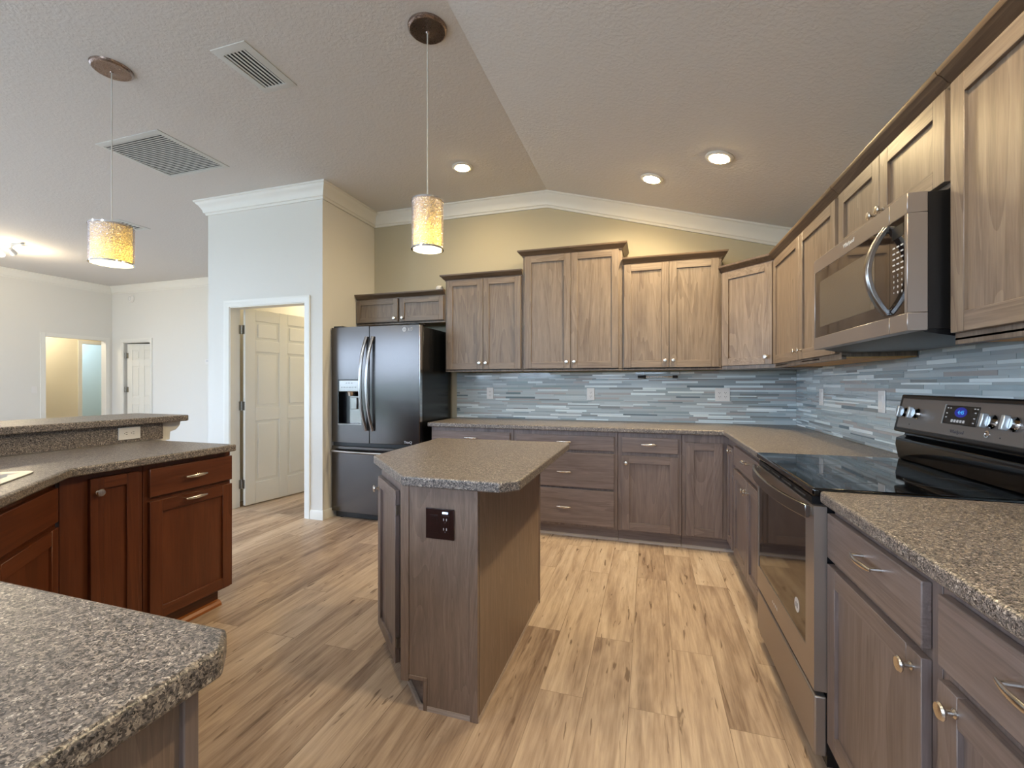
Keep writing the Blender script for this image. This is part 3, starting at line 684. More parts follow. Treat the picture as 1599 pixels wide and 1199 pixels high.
# ---- peninsula (cherry) : sink counter on the left
SINK_C = Vector((-3.055, -3.385)) + Vector((-0.7071, -0.7071)) * (0.092 + 0.26)
Ts = Matrix.Translation((SINK_C.x, SINK_C.y, 0)) @ Matrix.Rotation(R(135), 4, 'Z')     # local -y looks out over the diagonal front
def sp(x, y): v = Ts @ Vector((x, y, 0)); return (v.x, v.y)
hole = [sp(-0.43, -0.235), sp(0.43, -0.235), sp(0.43, 0.235), sp(-0.43, 0.235)]
PEN = [(-4.085, -2.262), (-3.41, -2.27), (-3.41, -3.03), (-2.70, -3.742), (-1.737, -3.746), (-1.696, -3.787), (-1.696, -4.42), (-4.085, -4.42)]
worktop('countertop', 'speckled sink worktop wrapping from the cherry cabinets to the near corner', PEN, hole=hole, bev=0.008)
r = thing('kitchen_sink', 'stainless sink set into the angled corner of the worktop', 'sink', (SINK_C.x, SINK_C.y, 0.914), R(135))
g = G()
prof = [(0.49, 0.265, 0.001), (0.49, 0.265, 0.005), (0.425, 0.22, 0.004), (0.405, 0.21, -0.01), (0.38, 0.185, -0.17), (0.0, 0.0, -0.18)]
def rrect(a, b, r_, z, n=6):
    out = []
    for cx_, cy_, a0 in ((a - r_, b - r_, 0), (-a + r_, b - r_, 90), (-a + r_, -b + r_, 180), (a - r_, -b + r_, 270)):
        for i in range(n + 1):
            t = R(a0 + 90 * i / n); out.append((cx_ + r_ * math.cos(t), cy_ + r_ * math.sin(t), z))
    return out
prev = None
for a, b, z in prof[:-1]:
    ring = [g.bm.verts.new(p) for p in rrect(a, b, 0.06, z)]
    if prev:
        for i in range(len(ring)): g.bm.faces.new((prev[i], prev[(i + 1) % len(ring)], ring[(i + 1) % len(ring)], ring[i]))
    prev = ring
g.bm.faces.new(prev)
g.build('basin', 'sink', r)
G().lathe([(0.0, -0.1685), (0.045, -0.1685), (0.042, -0.164), (0.03, -0.167), (0, -0.167)]).build('drain', 'steel', r)
g = G().lathe([(0, 0.0), (0.028, 0.0), (0.026, 0.03), (0.014, 0.05), (0.013, 0.05), (0, 0.05)], Matrix.Translation((0, 0.305, 0)))
r2 = thing('faucet', 'steel gooseneck faucet behind the corner sink, left of the picture', 'faucet', (sp(0, 0.305)[0], sp(0, 0.305)[1], 0.9145), R(135))
G().lathe([(0, 0.0), (0.028, 0.0), (0.026, 0.03), (0.014, 0.05), (0, 0.05)]).build('base', 'chrome', r2)
pts = [(0, 0, 0.04), (0, 0, 0.12)] + [(0, -0.07 + 0.07 * math.cos(t), 0.12 + 0.07 * math.sin(t)) for t in [PI * i / 10 for i in range(1, 11)]]
G().tube(pts, 0.011, 12).build('spout', 'chrome', r2)
# cabinets of the peninsula: face +x
XP = -3.47
base('base_cabinet', 'cherry cabinet with a drawer over a wide pull-out door at the peninsula end', (XP, -2.722, 0), R(90), 0.462, 0.585,
     [('drawer', 0.020, 0.458, 0.712, 0.848, (0.232, 0.782)), ('door', 0.020, 0.458, 0.112, 0.690, (0.232, 0.670), 0.058, 'pull')], 'cherry', 'cherryx', shoe='shoec', x_toe=(0, 0.03))
base('base_cabinet', 'cherry cabinet with one narrow door and a plain filler beside the sink front', (XP, -3.036, 0), R(90), 0.313, 0.585,
     [('door', 0.096, 0.286, 0.112, 0.848, (0.122, 0.787), 0.05)], 'cherry', 'cherryx', shoe='shoec')
# diagonal sink base
a0, b0 = Vector((-3.486, -3.040)), Vector((-2.760, -3.766))
r = thing('base_cabinet', 'cherry angled sink base with a false drawer front over doors', 'cabinet', (b0.x, b0.y, 0), R(135), 'base cabinets')
wl_ = (b0 - a0).length
G().prism([(0.001, 0), (wl_ - 0.001, 0), (wl_ - 0.001, 0.012), (wl_ - 0.02, 0.02), (0.02, 0.02), (0.001, 0.012)], 0.10, 0.8755).build('carcass', 'cherry', r)
G().box(0.06, wl_ - 0.06, 0.03, 0.045, 0.0, 0.12).build('toe_kick', 'cherryx', r)
fronts(r, [('drawer', 0.05, wl_ - 0.03, 0.70, 0.838, None), ('door', 0.05, wl_ / 2 - 0.003, 0.112, 0.678, None), ('door', wl_ / 2 + 0.003, wl_ - 0.03, 0.112, 0.678, None)], 'cherry', 'cherryx')
# near return under the front corner of the worktop: faces +y, end panel towards the range
r = thing('base_cabinet', 'grey cabinet end under the near worktop corner', 'cabinet', (-1.745, -3.80, 0), R(180), 'base cabinets')
G().box(0.0, 0.98, 0.0, 0.58, 0.10, 0.8755).build('carcass', 'base', r)
G().box(0.0, 0.98, 0.055, 0.58, 0.0, 0.0995).build('toe_kick', 'basex', r)
G().box(-0.012, -0.0005, 0.004, 0.58, 0.0, 0.8755).build('end_panel', 'strip', r)
plabel(G().box(-0.020, 0.0, -0.004, 0.016, 0.0, 0.8757).build('edge_strip', 'edgegrey' if 'edgegrey' in M else 'base', r, bevel=0.002), 'smooth grey corner strip')
fronts(r, [('drawer', 0.04, 0.48, 0.705, 0.845, (0.26, 0.78)), ('door', 0.04, 0.48, 0.112, 0.684, (0.09, 0.65)), ('drawer', 0.5, 0.95, 0.705, 0.845, (0.72, 0.78)), ('door', 0.5, 0.95, 0.112, 0.684, (0.9, 0.65))], 'base', 'basex')
# raised bar: knee wall, splash and ledge
struct(G().box(-4.21, -4.10, -4.5, -2.175, 0, 1.0165).build('wall_knee', 'wall', smooth=False))
o = G().box(-4.0995, -4.087, -4.44, -2.200, 0.9145, 1.0165).build('bar_backsplash', 'lam')
tag(o, 'speckled upstand between the sink worktop and the raised bar top', 'backsplash')
worktop('countertop', 'narrow raised speckled bar top over the sink worktop', [(-4.055, -2.062), (-4.04, -2.08), (-4.06, -4.5), (-4.56, -4.5), (-4.56, -2.08), (-4.545, -2.045)], 1.055, 0.038, bev=0.006)
r = thing('corbel', 'white bracket under the end of the raised bar top', 'bracket', (-4.155, -2.1745, 0.90))
G().prism([(0.0, 0.0), (0.0, 0.1165), (0.10, 0.1165), (0.096, 0.085), (0.07, 0.06), (0.035, 0.05), (0.03, 0.0)], -0.045, 0.045, T=Matrix(((0, 0, 1, 0), (1, 0, 0, 0), (0, 1, 0, 0), (0, 0, 0, 1)))).build('bracket', 'trim', r, bevel=0.002)

# ------------------------------------------------------------------ mosaic backsplash
def mosaic(name, label, length, z0, z1, T, seed, skips=()):
    rnd = random.Random(seed)
    PAL = [(S(158, 167, 169), 0.7), (S(138, 147, 150), 0.7), (S(162, 168, 170), 0.2), (S(104, 116, 122), 0.1), (S(150, 146, 144), 0.9), (S(204, 212, 214), 0.15), (S(196, 206, 208), 0.6), (S(120, 124, 124), 0.9), (S(146, 158, 162), 0.0), (S(168, 176, 178), 0.5)]
    WT = [20, 14, 14, 4, 12, 11, 12, 5, 13, 16]
    bm = bmesh.new(); lay = bm.faces.layers.float_color.new('tile') if hasattr(bm.faces.layers, 'float_color') else None
    cols = []
    z = z0 + 0.001
    while z < z1 - 0.004:
        h = min(rnd.choice([0.0095, 0.0145, 0.0145, 0.0195]), z1 - 0.001 - z)
        x = 0.001 - rnd.random() * 0.2
        while x < length - 0.002:
            ln = rnd.choice([0.15, 0.2, 0.3, 0.3])
            a, b = max(0.001, x), min(length - 0.001, x + ln - 0.002)
            x += ln
            if b - a < 0.004: continue
            c, ro = rnd.choices(PAL, WT)[0]; k = rnd.uniform(0.93, 1.07); d = 0.0075 + (0.0008 if ro < 0.3 else 0) * rnd.random()
            k *= 1.32; cc = (min(0.9, c[0] * k), min(0.9, c[1] * k), min(0.9, c[2] * k), ro)
            v = [bm.verts.new(p) for p in ((a, -d, z), (b, -d, z), (b, -d, z + h - 0.0016), (a, -d, z + h - 0.0016), (a, -0.004, z), (b, -0.004, z), (b, -0.004, z + h - 0.0016), (a, -0.004, z + h - 0.0016))]
            for q in ((0, 1, 2, 3), (4, 5, 1, 0), (5, 6, 2, 1), (6, 7, 3, 2), (7, 4, 0, 3)):
                bm.faces.new([v[i] for i in q]); cols.append((cc, 0))
        z += h
    v = [bm.verts.new(p) for p in ((0, -0.0055, z0), (length, -0.0055, z0), (length, -0.0055, z1), (0, -0.0055, z1))]
    bm.faces.new(v); cols.append(((0.4, 0.43, 0.44, 1.0), 1))
    v = [bm.verts.new(p) for p in ((0, -0.0015, z0), (length, -0.0015, z0), (length, -0.0015, z1), (0, -0.0015, z1))]
    bm.faces.new(v[::-1]); cols.append(((0.4, 0.43, 0.44, 1.0), 1))
    me = bpy.data.meshes.new(name); bm.to_mesh(me); bm.free()
    at = me.attributes.new('tile', 'FLOAT_COLOR', 'FACE')
    for i, (c, mi) in enumerate(cols): at.data[i].color = c; me.polygons[i].material_index = mi
    me.materials.append(M['tile']); me.materials.append(M['grout'])
    o = bpy.data.objects.new(name, me); col.objects.link(o); o.matrix_world = T
    return tag(o, label, 'backsplash', 'mosaic tile backsplash')
mosaic('tile_backsplash', 'glass and stone strip mosaic on the back wall behind the long worktop', 3.03 + 0.03, 0.9145, 1.3715, Matrix.Translation((-3.066, 0, 0)), 3)
mosaic('tile_backsplash', 'glass and stone strip mosaic on the wall behind the range', 4.6, 0.9145, 1.4155, Matrix.Translation((0, -0.011, 0)) @ Matrix.Rotation(R(-90), 4, 'Z'), 8)

# ------------------------------------------------------------------ refrigerator
def arc_front(g, x0, x1, z0, z1, yf, yb, sag, n=10, mi=0, xa=None, xb=None):
    """door slab whose front bows outward over the span xa..xb"""
    xa = x0 if xa is None else xa; xb = x1 if xb is None else xb
    poly = [(x0, yb)] + [(x0 + (x1 - x0) * i / n, yf - sag * (1 - ((x0 + (x1 - x0) * i / n - (xa + xb) / 2) / ((xb - xa) / 2)) ** 2)) for i in range(n + 1)] + [(x1, yb)]
    g.prism(poly, z0, z1, mi)
FX0, FX1 = -4.040, -3.112; fw_ = FX1 - FX0
r = thing('refrigerator', 'black stainless french-door refrigerator with water dispenser', 'refrigerator', (FX0, -0.71, 0))
G().box(0.012, fw_ - 0.006, 0.085, 0.67, 0.035, 1.775).build('body', 'side', r, bevel=0.004)
G().box(0.03, fw_ - 0.03, 0.03, 0.30, 0.004, 0.06).build('base_grille', 'black', r, bevel=0.004)
for x in (0.09, fw_ - 0.09):
    G().lathe([(0, 0), (0.022, 0), (0.022, 0.012), (0.012, 0.016), (0.012, 0.03), (0, 0.03)], Matrix.Translation((x, 0.05, 0.0)), 16).build('foot', 'black', r)
seam = -3.615 - FX0
SAG = 0.018
# left door with dispenser opening
dx0, dx1, dz0, dz1 = -3.966 - FX0, -3.700 - FX0, 0.878, 1.30
g = G()
def yfront(x): return -SAG * (1 - ((x - fw_ / 2) / (fw_ / 2)) ** 2) + 0.005
def slab(g, x0, x1, z0, z1, n=8):
    poly = [(x0, 0.075)] + [(x0 + (x1 - x0) * i / n, yfront(x0 + (x1 - x0) * i / n)) for i in range(n + 1)] + [(x1, 0.075)]
    g.prism(poly, z0, z1)
lx0, lx1 = 0.0, seam - 0.003
slab(g, lx0, dx0, 0.712, 1.785); slab(g, dx1, lx1, 0.712, 1.785, 3); slab(g, dx0, dx1, 0.712, dz0); slab(g, dx0, dx1, dz1, 1.785)
bmesh.ops.remove_doubles(g.bm, verts=g.bm.verts, dist=0.0002)
ld = g.build('door', 'dsteel', r)
g = G(); slab(g, seam + 0.003, fw_, 0.712, 1.785, 12); rd_ = g.build('door', 'dsteel', r, bevel=0.004)
g = G(); slab(g, 0.0, fw_, 0.062, 0.676, 16); fd = g.build('freezer_drawer', 'dsteel', r, bevel=0.004)
G().box(0.01, fw_ - 0.01, 0.02, 0.07, 0.677, 0.711).build('gasket', 'black', r)
plabel(G().box(fw_ - 0.004, fw_ + 0.002, 0.008, 0.05, 0.72, 1.78).build('edge_trim', 'chrome', rd_), 'bright thin edge of the right door')
# dispenser
g = G().box(dx0, dx0 + 0.008, 0.0, 0.07, dz0, dz1).box(dx1 - 0.008, dx1, 0.0, 0.07, dz0, dz1).box(dx0, dx1, 0.062, 0.07, dz0, dz1).box(dx0, dx1, 0.0, 0.07, dz1 - 0.006, dz1)
g.build('dispenser_recess', 'side', ld)
plabel(G().box(dx0 + 0.02, dx1 - 0.02, -0.012, 0.03, 1.185, 1.292).build('control_panel', 'steel', ld, bevel=0.004), 'pale grey dispenser control panel')
G().lathe([(0, 0), (0.034, 0), (0.04, 0.03), (0.045, 0.04), (0, 0.04)], Matrix.Translation((-3.836 - FX0, 0.03, 1.145)), 20).build('spout', 'nickel', ld)
G().box(dx0 + 0.115, dx0 + 0.185, 0.028, 0.04, 1.02, 1.13).build('paddle', 'steel', ld, bevel=0.004)
g = G().prism([(dx0 + 0.09, 0.061), (dx1 - 0.01, 0.061), (dx1 - 0.01, 0.045), (dx0 + 0.10, 0.045)], dz0 + 0.01, 1.14); g.build('chute', 'steel', ld)
G().box(dx0, dx1, -0.004, 0.06, dz0 - 0.004, dz0 + 0.008).build('drip_tray', 'steel', ld, bevel=0.002)
for j, zz in enumerate((1.262, 1.222)):
    for i in range(6 if j else 3):
        xx = dx0 + 0.045 + i * 0.03 + (0.05 if not j else 0)
        G().box(xx, xx + 0.014, -0.0128, -0.0115, zz, zz + 0.005).build('button', 'dprint', ld)
# handles
def bow(x_end, x_mid, zc, h, out, mirror):
    pts = []
    for i in range(17):
        u = i / 16 * 2 - 1
        pts.append((x_end + (x_mid - x_end) * (1 - u * u), -0.022 - out * (1 - abs(u) ** 2.5), zc + u * h / 2))
    return pts
for door, xe, xm in ((ld, seam - 0.025, seam - 0.062), (rd_, seam + 0.043, seam + 0.006)):
    g = G().tube(bow(xe, xm, 1.258, 0.86, 0.045, 1), 0.011, 12, flat=1.5, up=(0, 1, 0))
    for z in (0.845, 1.67): g.tube([(xe, 0.0, z), (xe, -0.03, z)], 0.012, 10)
    g.build('handle', 'steel', door)
pts = [(0.02 + (fw_ - 0.04) * i / 16, -0.025 - 0.045 * (1 - abs(i / 8 - 1) ** 2.5), 0.632) for i in range(17)]
g = G().tube(pts, 0.013, 12, flat=1.2)
for x in (0.035, fw_ - 0.035): g.tube([(x, 0.01, 0.632), (x, -0.035, 0.632)], 0.012, 10)
g.build('handle', 'steel', fd)
for x in (0.06, fw_ - 0.06): G().box(x - 0.05, x + 0.05, 0.02, 0.14, 1.786, 1.802).build('hinge_cover', 'black', r, bevel=0.005)
# brand mark and lower script
xl = -3.235 - FX0
g = G().lathe([(0.0, 0.0), (0.020, 0.0), (0.020, 0.001), (0, 0.001)], face_T(xl - 0.022, yfront(xl - 0.045) - 0.0004, 1.742), 24); g.build('emblem', 'print', rd_)
text_mesh('LG', 0.022, 'emblem_letters', 'dprint', rd_, face_T(xl - 0.022, yfront(xl - 0.045) - 0.0016, 1.742))
text_mesh('LG', 0.036, 'brand_text', 'print', rd_, face_T(xl + 0.035, yfront(xl + 0.005) - 0.0006, 1.742))
text_mesh('ThinQ', 0.030, 'script_text', 'print', rd_, face_T(-3.222 - FX0, yfront(-3.262 - FX0) - 0.0006, 0.735))

# ------------------------------------------------------------------ range
RW = 0.792; RX = -0.656
r = thing('range', 'stainless electric range with black glass cooktop', 'stove', (RX, -1.778, 0), R(-90))
# local x along width (0 far, RW near), local y 0 = door glass plane, + to the wall
G().box(0.004, RW - 0.004, 0.03, 0.64, 0.03, 0.893).build('body', 'side', r)
for x in (0.06, RW - 0.06):
    for y in (0.08, 0.58): G().lathe([(0, 0), (0.02, 0), (0.018, 0.03), (0, 0.03)], Matrix.Translation((x, y, 0)), 14).build('foot', 'black', r)
g = G().box(0.002, RW - 0.002, -0.006, 0.03, 0.06, 0.252); sd = g.build('storage_drawer', 'warmsteel', r, bevel=0.006, seg=3)
plabel(sd, 'brushed steel storage drawer')
# oven door
g = G()
gx0, gx1, gz0, gz1 = 0.022, RW - 0.085, 0.372, 0.80
g.box(0.002, gx0, -0.006, 0.03, 0.268, 0.862).box(gx1, RW - 0.002, -0.006, 0.03, 0.268, 0.862).box(gx0, gx1, -0.006, 0.03, 0.268, gz0).box(gx0, gx1, -0.006, 0.03, gz1, 0.862)
od = g.build('oven_door', 'warmsteel', r)
plabel(G().box(gx0 - 0.001, gx1 + 0.001, -0.003, 0.028, gz0 - 0.001, gz1 + 0.001).build('oven_window', 'oglass', od), 'dark glass window')
g = G()
for i in range(9):
    g.box(gx0 + 0.04, gx1 - 0.02, 0.004, 0.02, 0.815 + i * 0.004, 0.817 + i * 0.004) if False else None
plabel(G().box(0.03, RW - 0.03, -0.004, 0.03, 0.864, 0.888).build('vent_strip', 'black', r), 'black vent strip under the cooktop')
for i in range(4):
    G().box(0.10 + i * 0.16, 0.22 + i * 0.16, -0.0055, -0.0035, 0.872, 0.878).build('vent_slot', 'slot', r)
# bowed handle
pts = []
for i in range(19):
    u = i / 18 * 2 - 1
    pts.append((RW / 2 + u * 0.385, -0.022 - 0.040 * (1 - abs(u) ** 2.4), 0.842))
g = G().sweep(pts, [(-0.007, -0.021), (0.005, -0.021), (0.008, -0.015), (0.008, 0.015), (0.005, 0.021), (-0.007, 0.021)], (0, 0, 1))
for x in (0.03, RW - 0.03): g.box(x - 0.012, x + 0.012, -0.03, -0.004, 0.828, 0.856)
g.build('handle', 'steel', od, bevel=0.002)
g = G().lathe([(0, 0), (0.026, 0), (0.026, 0.0008), (0, 0.0008)], face_T(0.605, -0.0032, 0.458), 24); g.build('badge', 'print', od)
for dx_ in (-0.007, 0.008): G().box(0.605 + dx_ - 0.003, 0.605 + dx_ + 0.003, -0.0048, -0.0041, 0.449, 0.467).build('badge_mark', 'dprint', od)
for i in range(4): G().lathe([(0, 0), (0.006 + 0.002 * (i == 3), 0), (0.005, 0.0008), (0, 0.0008)], face_T(0.285 + i * 0.022, -0.0062, 0.318), 12).build('door_mark', 'print', od)
# cooktop
g = G().box(0.0, RW, -0.010, 0.605, 0.894, 0.921); ct = g.build('cooktop', 'bglass', r, bevel=0.007, seg=3)
M['ring'] = plain('printed_burner_ring', S(62, 62, 64), 0.15)
for (x, y, ra) in ((0.20, 0.16, 0.105), (0.58, 0.16, 0.085), (0.20, 0.44, 0.075), (0.58, 0.44, 0.105)):
    g = G().lathe([(ra - 0.0012, 0.9212), (ra + 0.0012, 0.9212), (ra + 0.0012, 0.9214), (ra - 0.0012, 0.9214), (ra - 0.0012, 0.9212)], Matrix.Translation((x, y, 0)), 48)
    g.build('burner_ring', 'ring', ct)
# backguard: riser + tilted control panel
Tyz = Matrix(((0, 0, 1, 0), (1, 0, 0, 0), (0, 1, 0, 0), (0, 0, 0, 1)))         # (y, z, x) -> (x, y, z)
g = G().prism([(0.565, 0.9215), (0.640, 0.9215), (0.640, 1.05), (0.590, 1.05), (0.585, 1.028), (0.555, 1.016), (0.552, 0.985), (0.562, 0.93)], 0.004, RW - 0.004, T=Tyz)
g.build('backguard', 'blackgloss', r, bevel=0.003)
tilt = math.atan2(0.035, 0.165)
Tp = Matrix.Translation((0, 0.545, 1.046)) @ Matrix.Rotation(-tilt, 4, 'X')       # local panel: x along, -y outward, z up the panel
g = G().box(0.0, RW, 0.0, 0.05, 0.0, 0.168, 0, Tp); cpn = g.build('control_panel', 'black', r, bevel=0.008, seg=3)
plabel(G().box(0.030, RW - 0.030, -0.004, 0.002, 0.018, 0.150, 0, Tp).build('panel_face', 'fascia', cpn, bevel=0.006), 'brushed steel fascia')
g = G().box(0.345, 0.525, -0.0065, -0.003, 0.062, 0.132, 0, Tp); dsp = plabel(g.build('display', 'black', cpn, bevel=0.004), 'black clock display')
g = G().lathe([(0, 0), (0.030, 0), (0.030, 0.0006), (0, 0.0006)], Tp @ face_T(0.435, -0.0066, 0.108) @ Matrix.Diagonal((1.1, 0.62, 1, 1)), 28); g.build('clock_window', 'bluelcd', dsp)
text_mesh('4:45', 0.020, 'clock_digits', 'lcdtext', dsp, Tp @ face_T(0.437, -0.0074, 0.107))
for i in range(5): G().box(0.392 + i * 0.016, 0.403 + i * 0.016, -0.0072, -0.0064, 0.070, 0.080, 0, Tp).build('touch_key', 'print', dsp)
for (x, z) in ((0.356, 0.12), (0.372, 0.12), (0.356, 0.10), (0.356, 0.085), (0.50, 0.122), (0.514, 0.122), (0.507, 0.108), (0.507, 0.088), (0.507, 0.072)):
    G().box(x, x + 0.008, -0.0072, -0.0064, z, z + 0.004, 0, Tp).build('touch_key', 'print', dsp)
plabel(G().box(0.338, 0.344, -0.0068, -0.003, 0.060, 0.134, 0, Tp).build('display_edge', 'knobgrey', cpn), 'bright edge of the display')
for x in (0.085, 0.168, 0.598, 0.690):
    Tk = Tp @ Matrix.Translation((x, -0.004, 0.086)) @ Matrix.Rotation(R(90), 4, 'X')
    k = G().lathe([(0, 0), (0.024, 0), (0.024, 0.004), (0.021, 0.008), (0.0195, 0.020), (0, 0.020)], Tk, 28)
    k = k.build('knob', 'chrome', cpn)
    g = G().box(-0.0075, 0.0075, -0.024, 0.024, 0.018, 0.036, 0, Tk); g.build('knob_grip', 'knobgrey', k, bevel=0.003)
Tk = Tp @ Matrix.Translation((0.585, -0.004, 0.044)) @ Matrix.Rotation(R(90), 4, 'X')
G().lathe([(0, 0), (0.012, 0), (0.012, 0.002), (0.008, 0.0025), (0.006, 0.001), (0, 0.001)], Tk, 20).build('indicator', 'chrome', cpn)
text_mesh('Whirlpool', 0.018, 'brand_text', 'dprint', cpn, Tp @ face_T(0.435, -0.0046, 0.036))
for x in (0.127, 0.644): text_mesh('^', 0.014, 'panel_mark', 'dprint', cpn, Tp @ face_T(x, -0.0046, 0.036))

# ------------------------------------------------------------------ microwave
MWW = 0.804; MX = -0.42
r = thing('microwave', 'over-the-range microwave with curved steel handle', 'microwave', (MX, -1.7735, 1.418), R(-90))
H = 0.420
G().box(0.004, MWW - 0.004, 0.052, 0.40, 0.004, H - 0.002).build('body', 'black', r)
G().prism([(0.03, 0.0035), (0.40, 0.0035), (0.40, -0.014), (0.12, -0.018), (0.05, -0.004)], 0.01, MWW - 0.01, T=Tyz).build('vent_hood', 'black', r)
sx_ = 0.698     # seam between door and control panel
gx0, gx1, gz0, gz1 = 0.012, 0.788, 0.055, 0.358
g = G().box(0.0, sx_ - 0.001, 0.0, 0.05, 0.0, gz0).box(0.0, sx_ - 0.001, 0.0, 0.05, gz1, H).box(0.0, gx0, 0.0, 0.05, gz0, gz1)
md = g.build('door', 'warmsteel', r, bevel=0.0015, seg=1)
g = G().box(gx0, sx_ - 0.001, 0.002, 0.05, gz0, gz1); dg_ = plabel(g.build('door_glass', 'oglass', md), 'dark tinted door glass')
plabel(G().box(0.075, 0.595, 0.0012, 0.003, gz0 + 0.045, gz1 - 0.05).build('window_screen', 'mwscreen', dg_), 'see-through window mesh')
g = G().box(sx_ + 0.001, MWW, 0.0, 0.052, 0.0, gz0).box(sx_ + 0.001, MWW, 0.0, 0.052, gz1, H).box(gx1, MWW, 0.0, 0.052, gz0, gz1)
mc = g.build('control_frame', 'warmsteel', r, bevel=0.0015, seg=1)
g = G().box(sx_ + 0.001, gx1, 0.002, 0.05, gz0, gz1); kp = plabel(g.build('keypad', 'oglass', mc), 'black glass keypad')
for i in range(11):
    for j in range(3):
        if i < 5: G().box(0.716 + j * 0.024, 0.730 + j * 0.024, 0.0011, 0.0021, 0.270 - i * 0.018, 0.2745 - i * 0.018).build('key_print', 'print', kp)
        elif i < 9: text_mesh(str((i - 5) * 3 + j + 1) if i < 8 else '*0#'[j], 0.011, 'key_print', 'print', kp, face_T(0.723 + j * 0.024, 0.0016, 0.272 - i * 0.018))
G().box(0.712, 0.780, 0.0011, 0.0021, 0.300, 0.338).build('keypad_display', 'black', kp)
pts = []
for i in range(21):
    u = i / 20 * 2 - 1
    pts.append((sx_ - 0.012, -0.004 - 0.052 * (1 - abs(u) ** 1.9), 0.209 + u * 0.142))
g = G().sweep(pts, [(-0.008, -0.014), (0.004, -0.014), (0.008, -0.008), (0.008, 0.008), (0.004, 0.014), (-0.008, 0.014)], (1, 0, 0))
for z in (0.209 - 0.136, 0.209 + 0.136): g.box(sx_ - 0.020, sx_ - 0.004, -0.012, 0.003, z - 0.01, z + 0.01)
g.build('handle', 'steel', md, bevel=0.0015)
text_mesh('Whirlpool', 0.024, 'brand_text', 'print', md, face_T(0.387, -0.0005, 0.392))

# ------------------------------------------------------------------ outlets, switches, small things
def outlet(label, loc, rz, gang=1, kinds=('outlet',), mat='plate', horiz=False, scale=1.0):
    r = thing('wall_outlet' if 'outlet' in kinds else 'light_switch', label, 'outlet' if 'outlet' in kinds else 'switch', loc, rz, 'wall plates')
    w = (0.072 + 0.046 * (gang - 1)) * scale; h = 0.116 * scale
    Q = Matrix.Rotation(R(90), 4, 'Y') if horiz else Matrix()
    G().box(-w / 2, w / 2, -0.006, -0.0006, -h / 2, h / 2, 0, Q).build('cover_plate', mat, r, bevel=0.002)
    for i, k in enumerate(kinds):
        cx_ = (i - (gang - 1) / 2) * 0.046 * scale
        ins = G().box(cx_ - 0.0165, cx_ + 0.0165, -0.0075, -0.0055, -0.034, 0.034, 0, Q).build('receptacle' if k == 'outlet' else 'rocker', mat, r, bevel=0.001)
        if k == 'outlet':
            for zc in (-0.018, 0.018):
                for dx_ in (-0.006, 0.006): G().box(cx_ + dx_ - 0.0013, cx_ + dx_ + 0.0013, -0.0079, -0.0072, zc - 0.004, zc + 0.005, 0, Q).build('slot', 'slot' if mat == 'plate' else 'print', ins)
                G().lathe([(0, 0), (0.0022, 0), (0.0022, 0.0006), (0, 0.0006)], Q @ face_T(cx_, -0.0073, zc - 0.010), 10).build('slot', 'slot', ins)
        else:
            G().box(cx_ - 0.012, cx_ + 0.012, -0.0085, -0.0072, -0.001, 0.028, 0, Q).build('paddle', mat, ins, bevel=0.001)
    return r
outlet('white outlet on the mosaic nearest the refrigerator', (-2.700, -0.0085, 1.162), 0)
outlet('white outlet on the mosaic below the tallest wall cabinet', (-1.696, -0.0085, 1.160), 0)
outlet('wide white outlet and switch plate on the mosaic below the angled corner cabinet', (-0.566, -0.0085, 1.164), 0, 2, ('outlet', 'outlet'))
outlet('white switch plate on the right-wall mosaic close to the corner', (-0.0085, -0.585, 1.164), R(-90), 1, ('switch',))
outlet('white switch plate on the right-wall mosaic just before the range', (-0.0085, -1.440, 1.164), R(-90), 1, ('switch',))
outlet('white outlet lying sideways on the upstand under the bar top', (-4.0865, -2.392, 0.968), R(90), 1, ('outlet',), horiz=True)
outlet('dark brown outlet and switch plate on the island end', (-1.929, -2.6885, 0.725), 0, 2, ('switch', 'outlet'), 'brown')
outlet('cream light switch on the far wall beside the hallway opening', (LX + 0.0006, 0.52, 1.16), R(90), 1, ('switch',))
# outlet guide light on the brown plate
isl = [o for o in bpy.data.objects if o.get('label', '').startswith('dark brown')][0]
plabel(G().box(0.012, 0.034, -0.0080, -0.0055, 0.040, 0.047).build('guide_light', 'whiteled', isl), 'small lit white strip')

r = thing('plastic_dome', 'small white plastic dome on top of the refrigerator cabinet', 'device', (-3.165, -0.20, ZTF + 0.0005))
G().lathe([(0, 0), (0.046, 0), (0.048, 0.012), (0.048, 0.066), (0.040, 0.074), (0.036, 0.096), (0.026, 0.106), (0, 0.110)], None, 28).build('housing', 'plate', r)
G().lathe([(0.047, 0.062), (0.0495, 0.064), (0.0495, 0.070), (0.045, 0.072)], None, 28).build('rim', 'print', r)
r = thing('metal_rod', 'slim silver rod with black ends under the cabinets, in front of the mosaic', 'rod', (-1.10, -0.06, 1.3195))
G().tube([(-0.165, 0, 0), (0.165, 0, 0)], 0.006, 12).build('rod', 'chrome', r)
for a, b, ra in ((-0.170, -0.105, 0.013), (0.125, 0.168, 0.013), (-0.118, -0.098, 0.016)): G().tube([(a, 0, 0), (b, 0, 0)], ra, 14).build('end_grip', 'black', r)
G().tube([(0.16, 0, 0.0)] + [(0.175 + 0.012 * math.sin(t), 0, 0.01 + 0.041 * t / PI) for t in [PI * i / 8 for i in range(9)]], 0.002, 8).build('hook', 'hinge', r)
for x in (-0.11,): G().tube([(x, 0, 0.006), (x, 0, 0.0515)], 0.0022, 8).build('hook', 'hinge', r)
r = thing('smoke_detector', 'round white smoke detector high on the far wall', 'smoke detector', (-10.436, FY - 0.0006, 2.85), 0)
G().lathe([(0, 0), (0.07, 0), (0.07, 0.02), (0.055, 0.038), (0, 0.042)], Matrix.Rotation(R(90), 4, 'X'), 28).build('housing', 'plate', r)
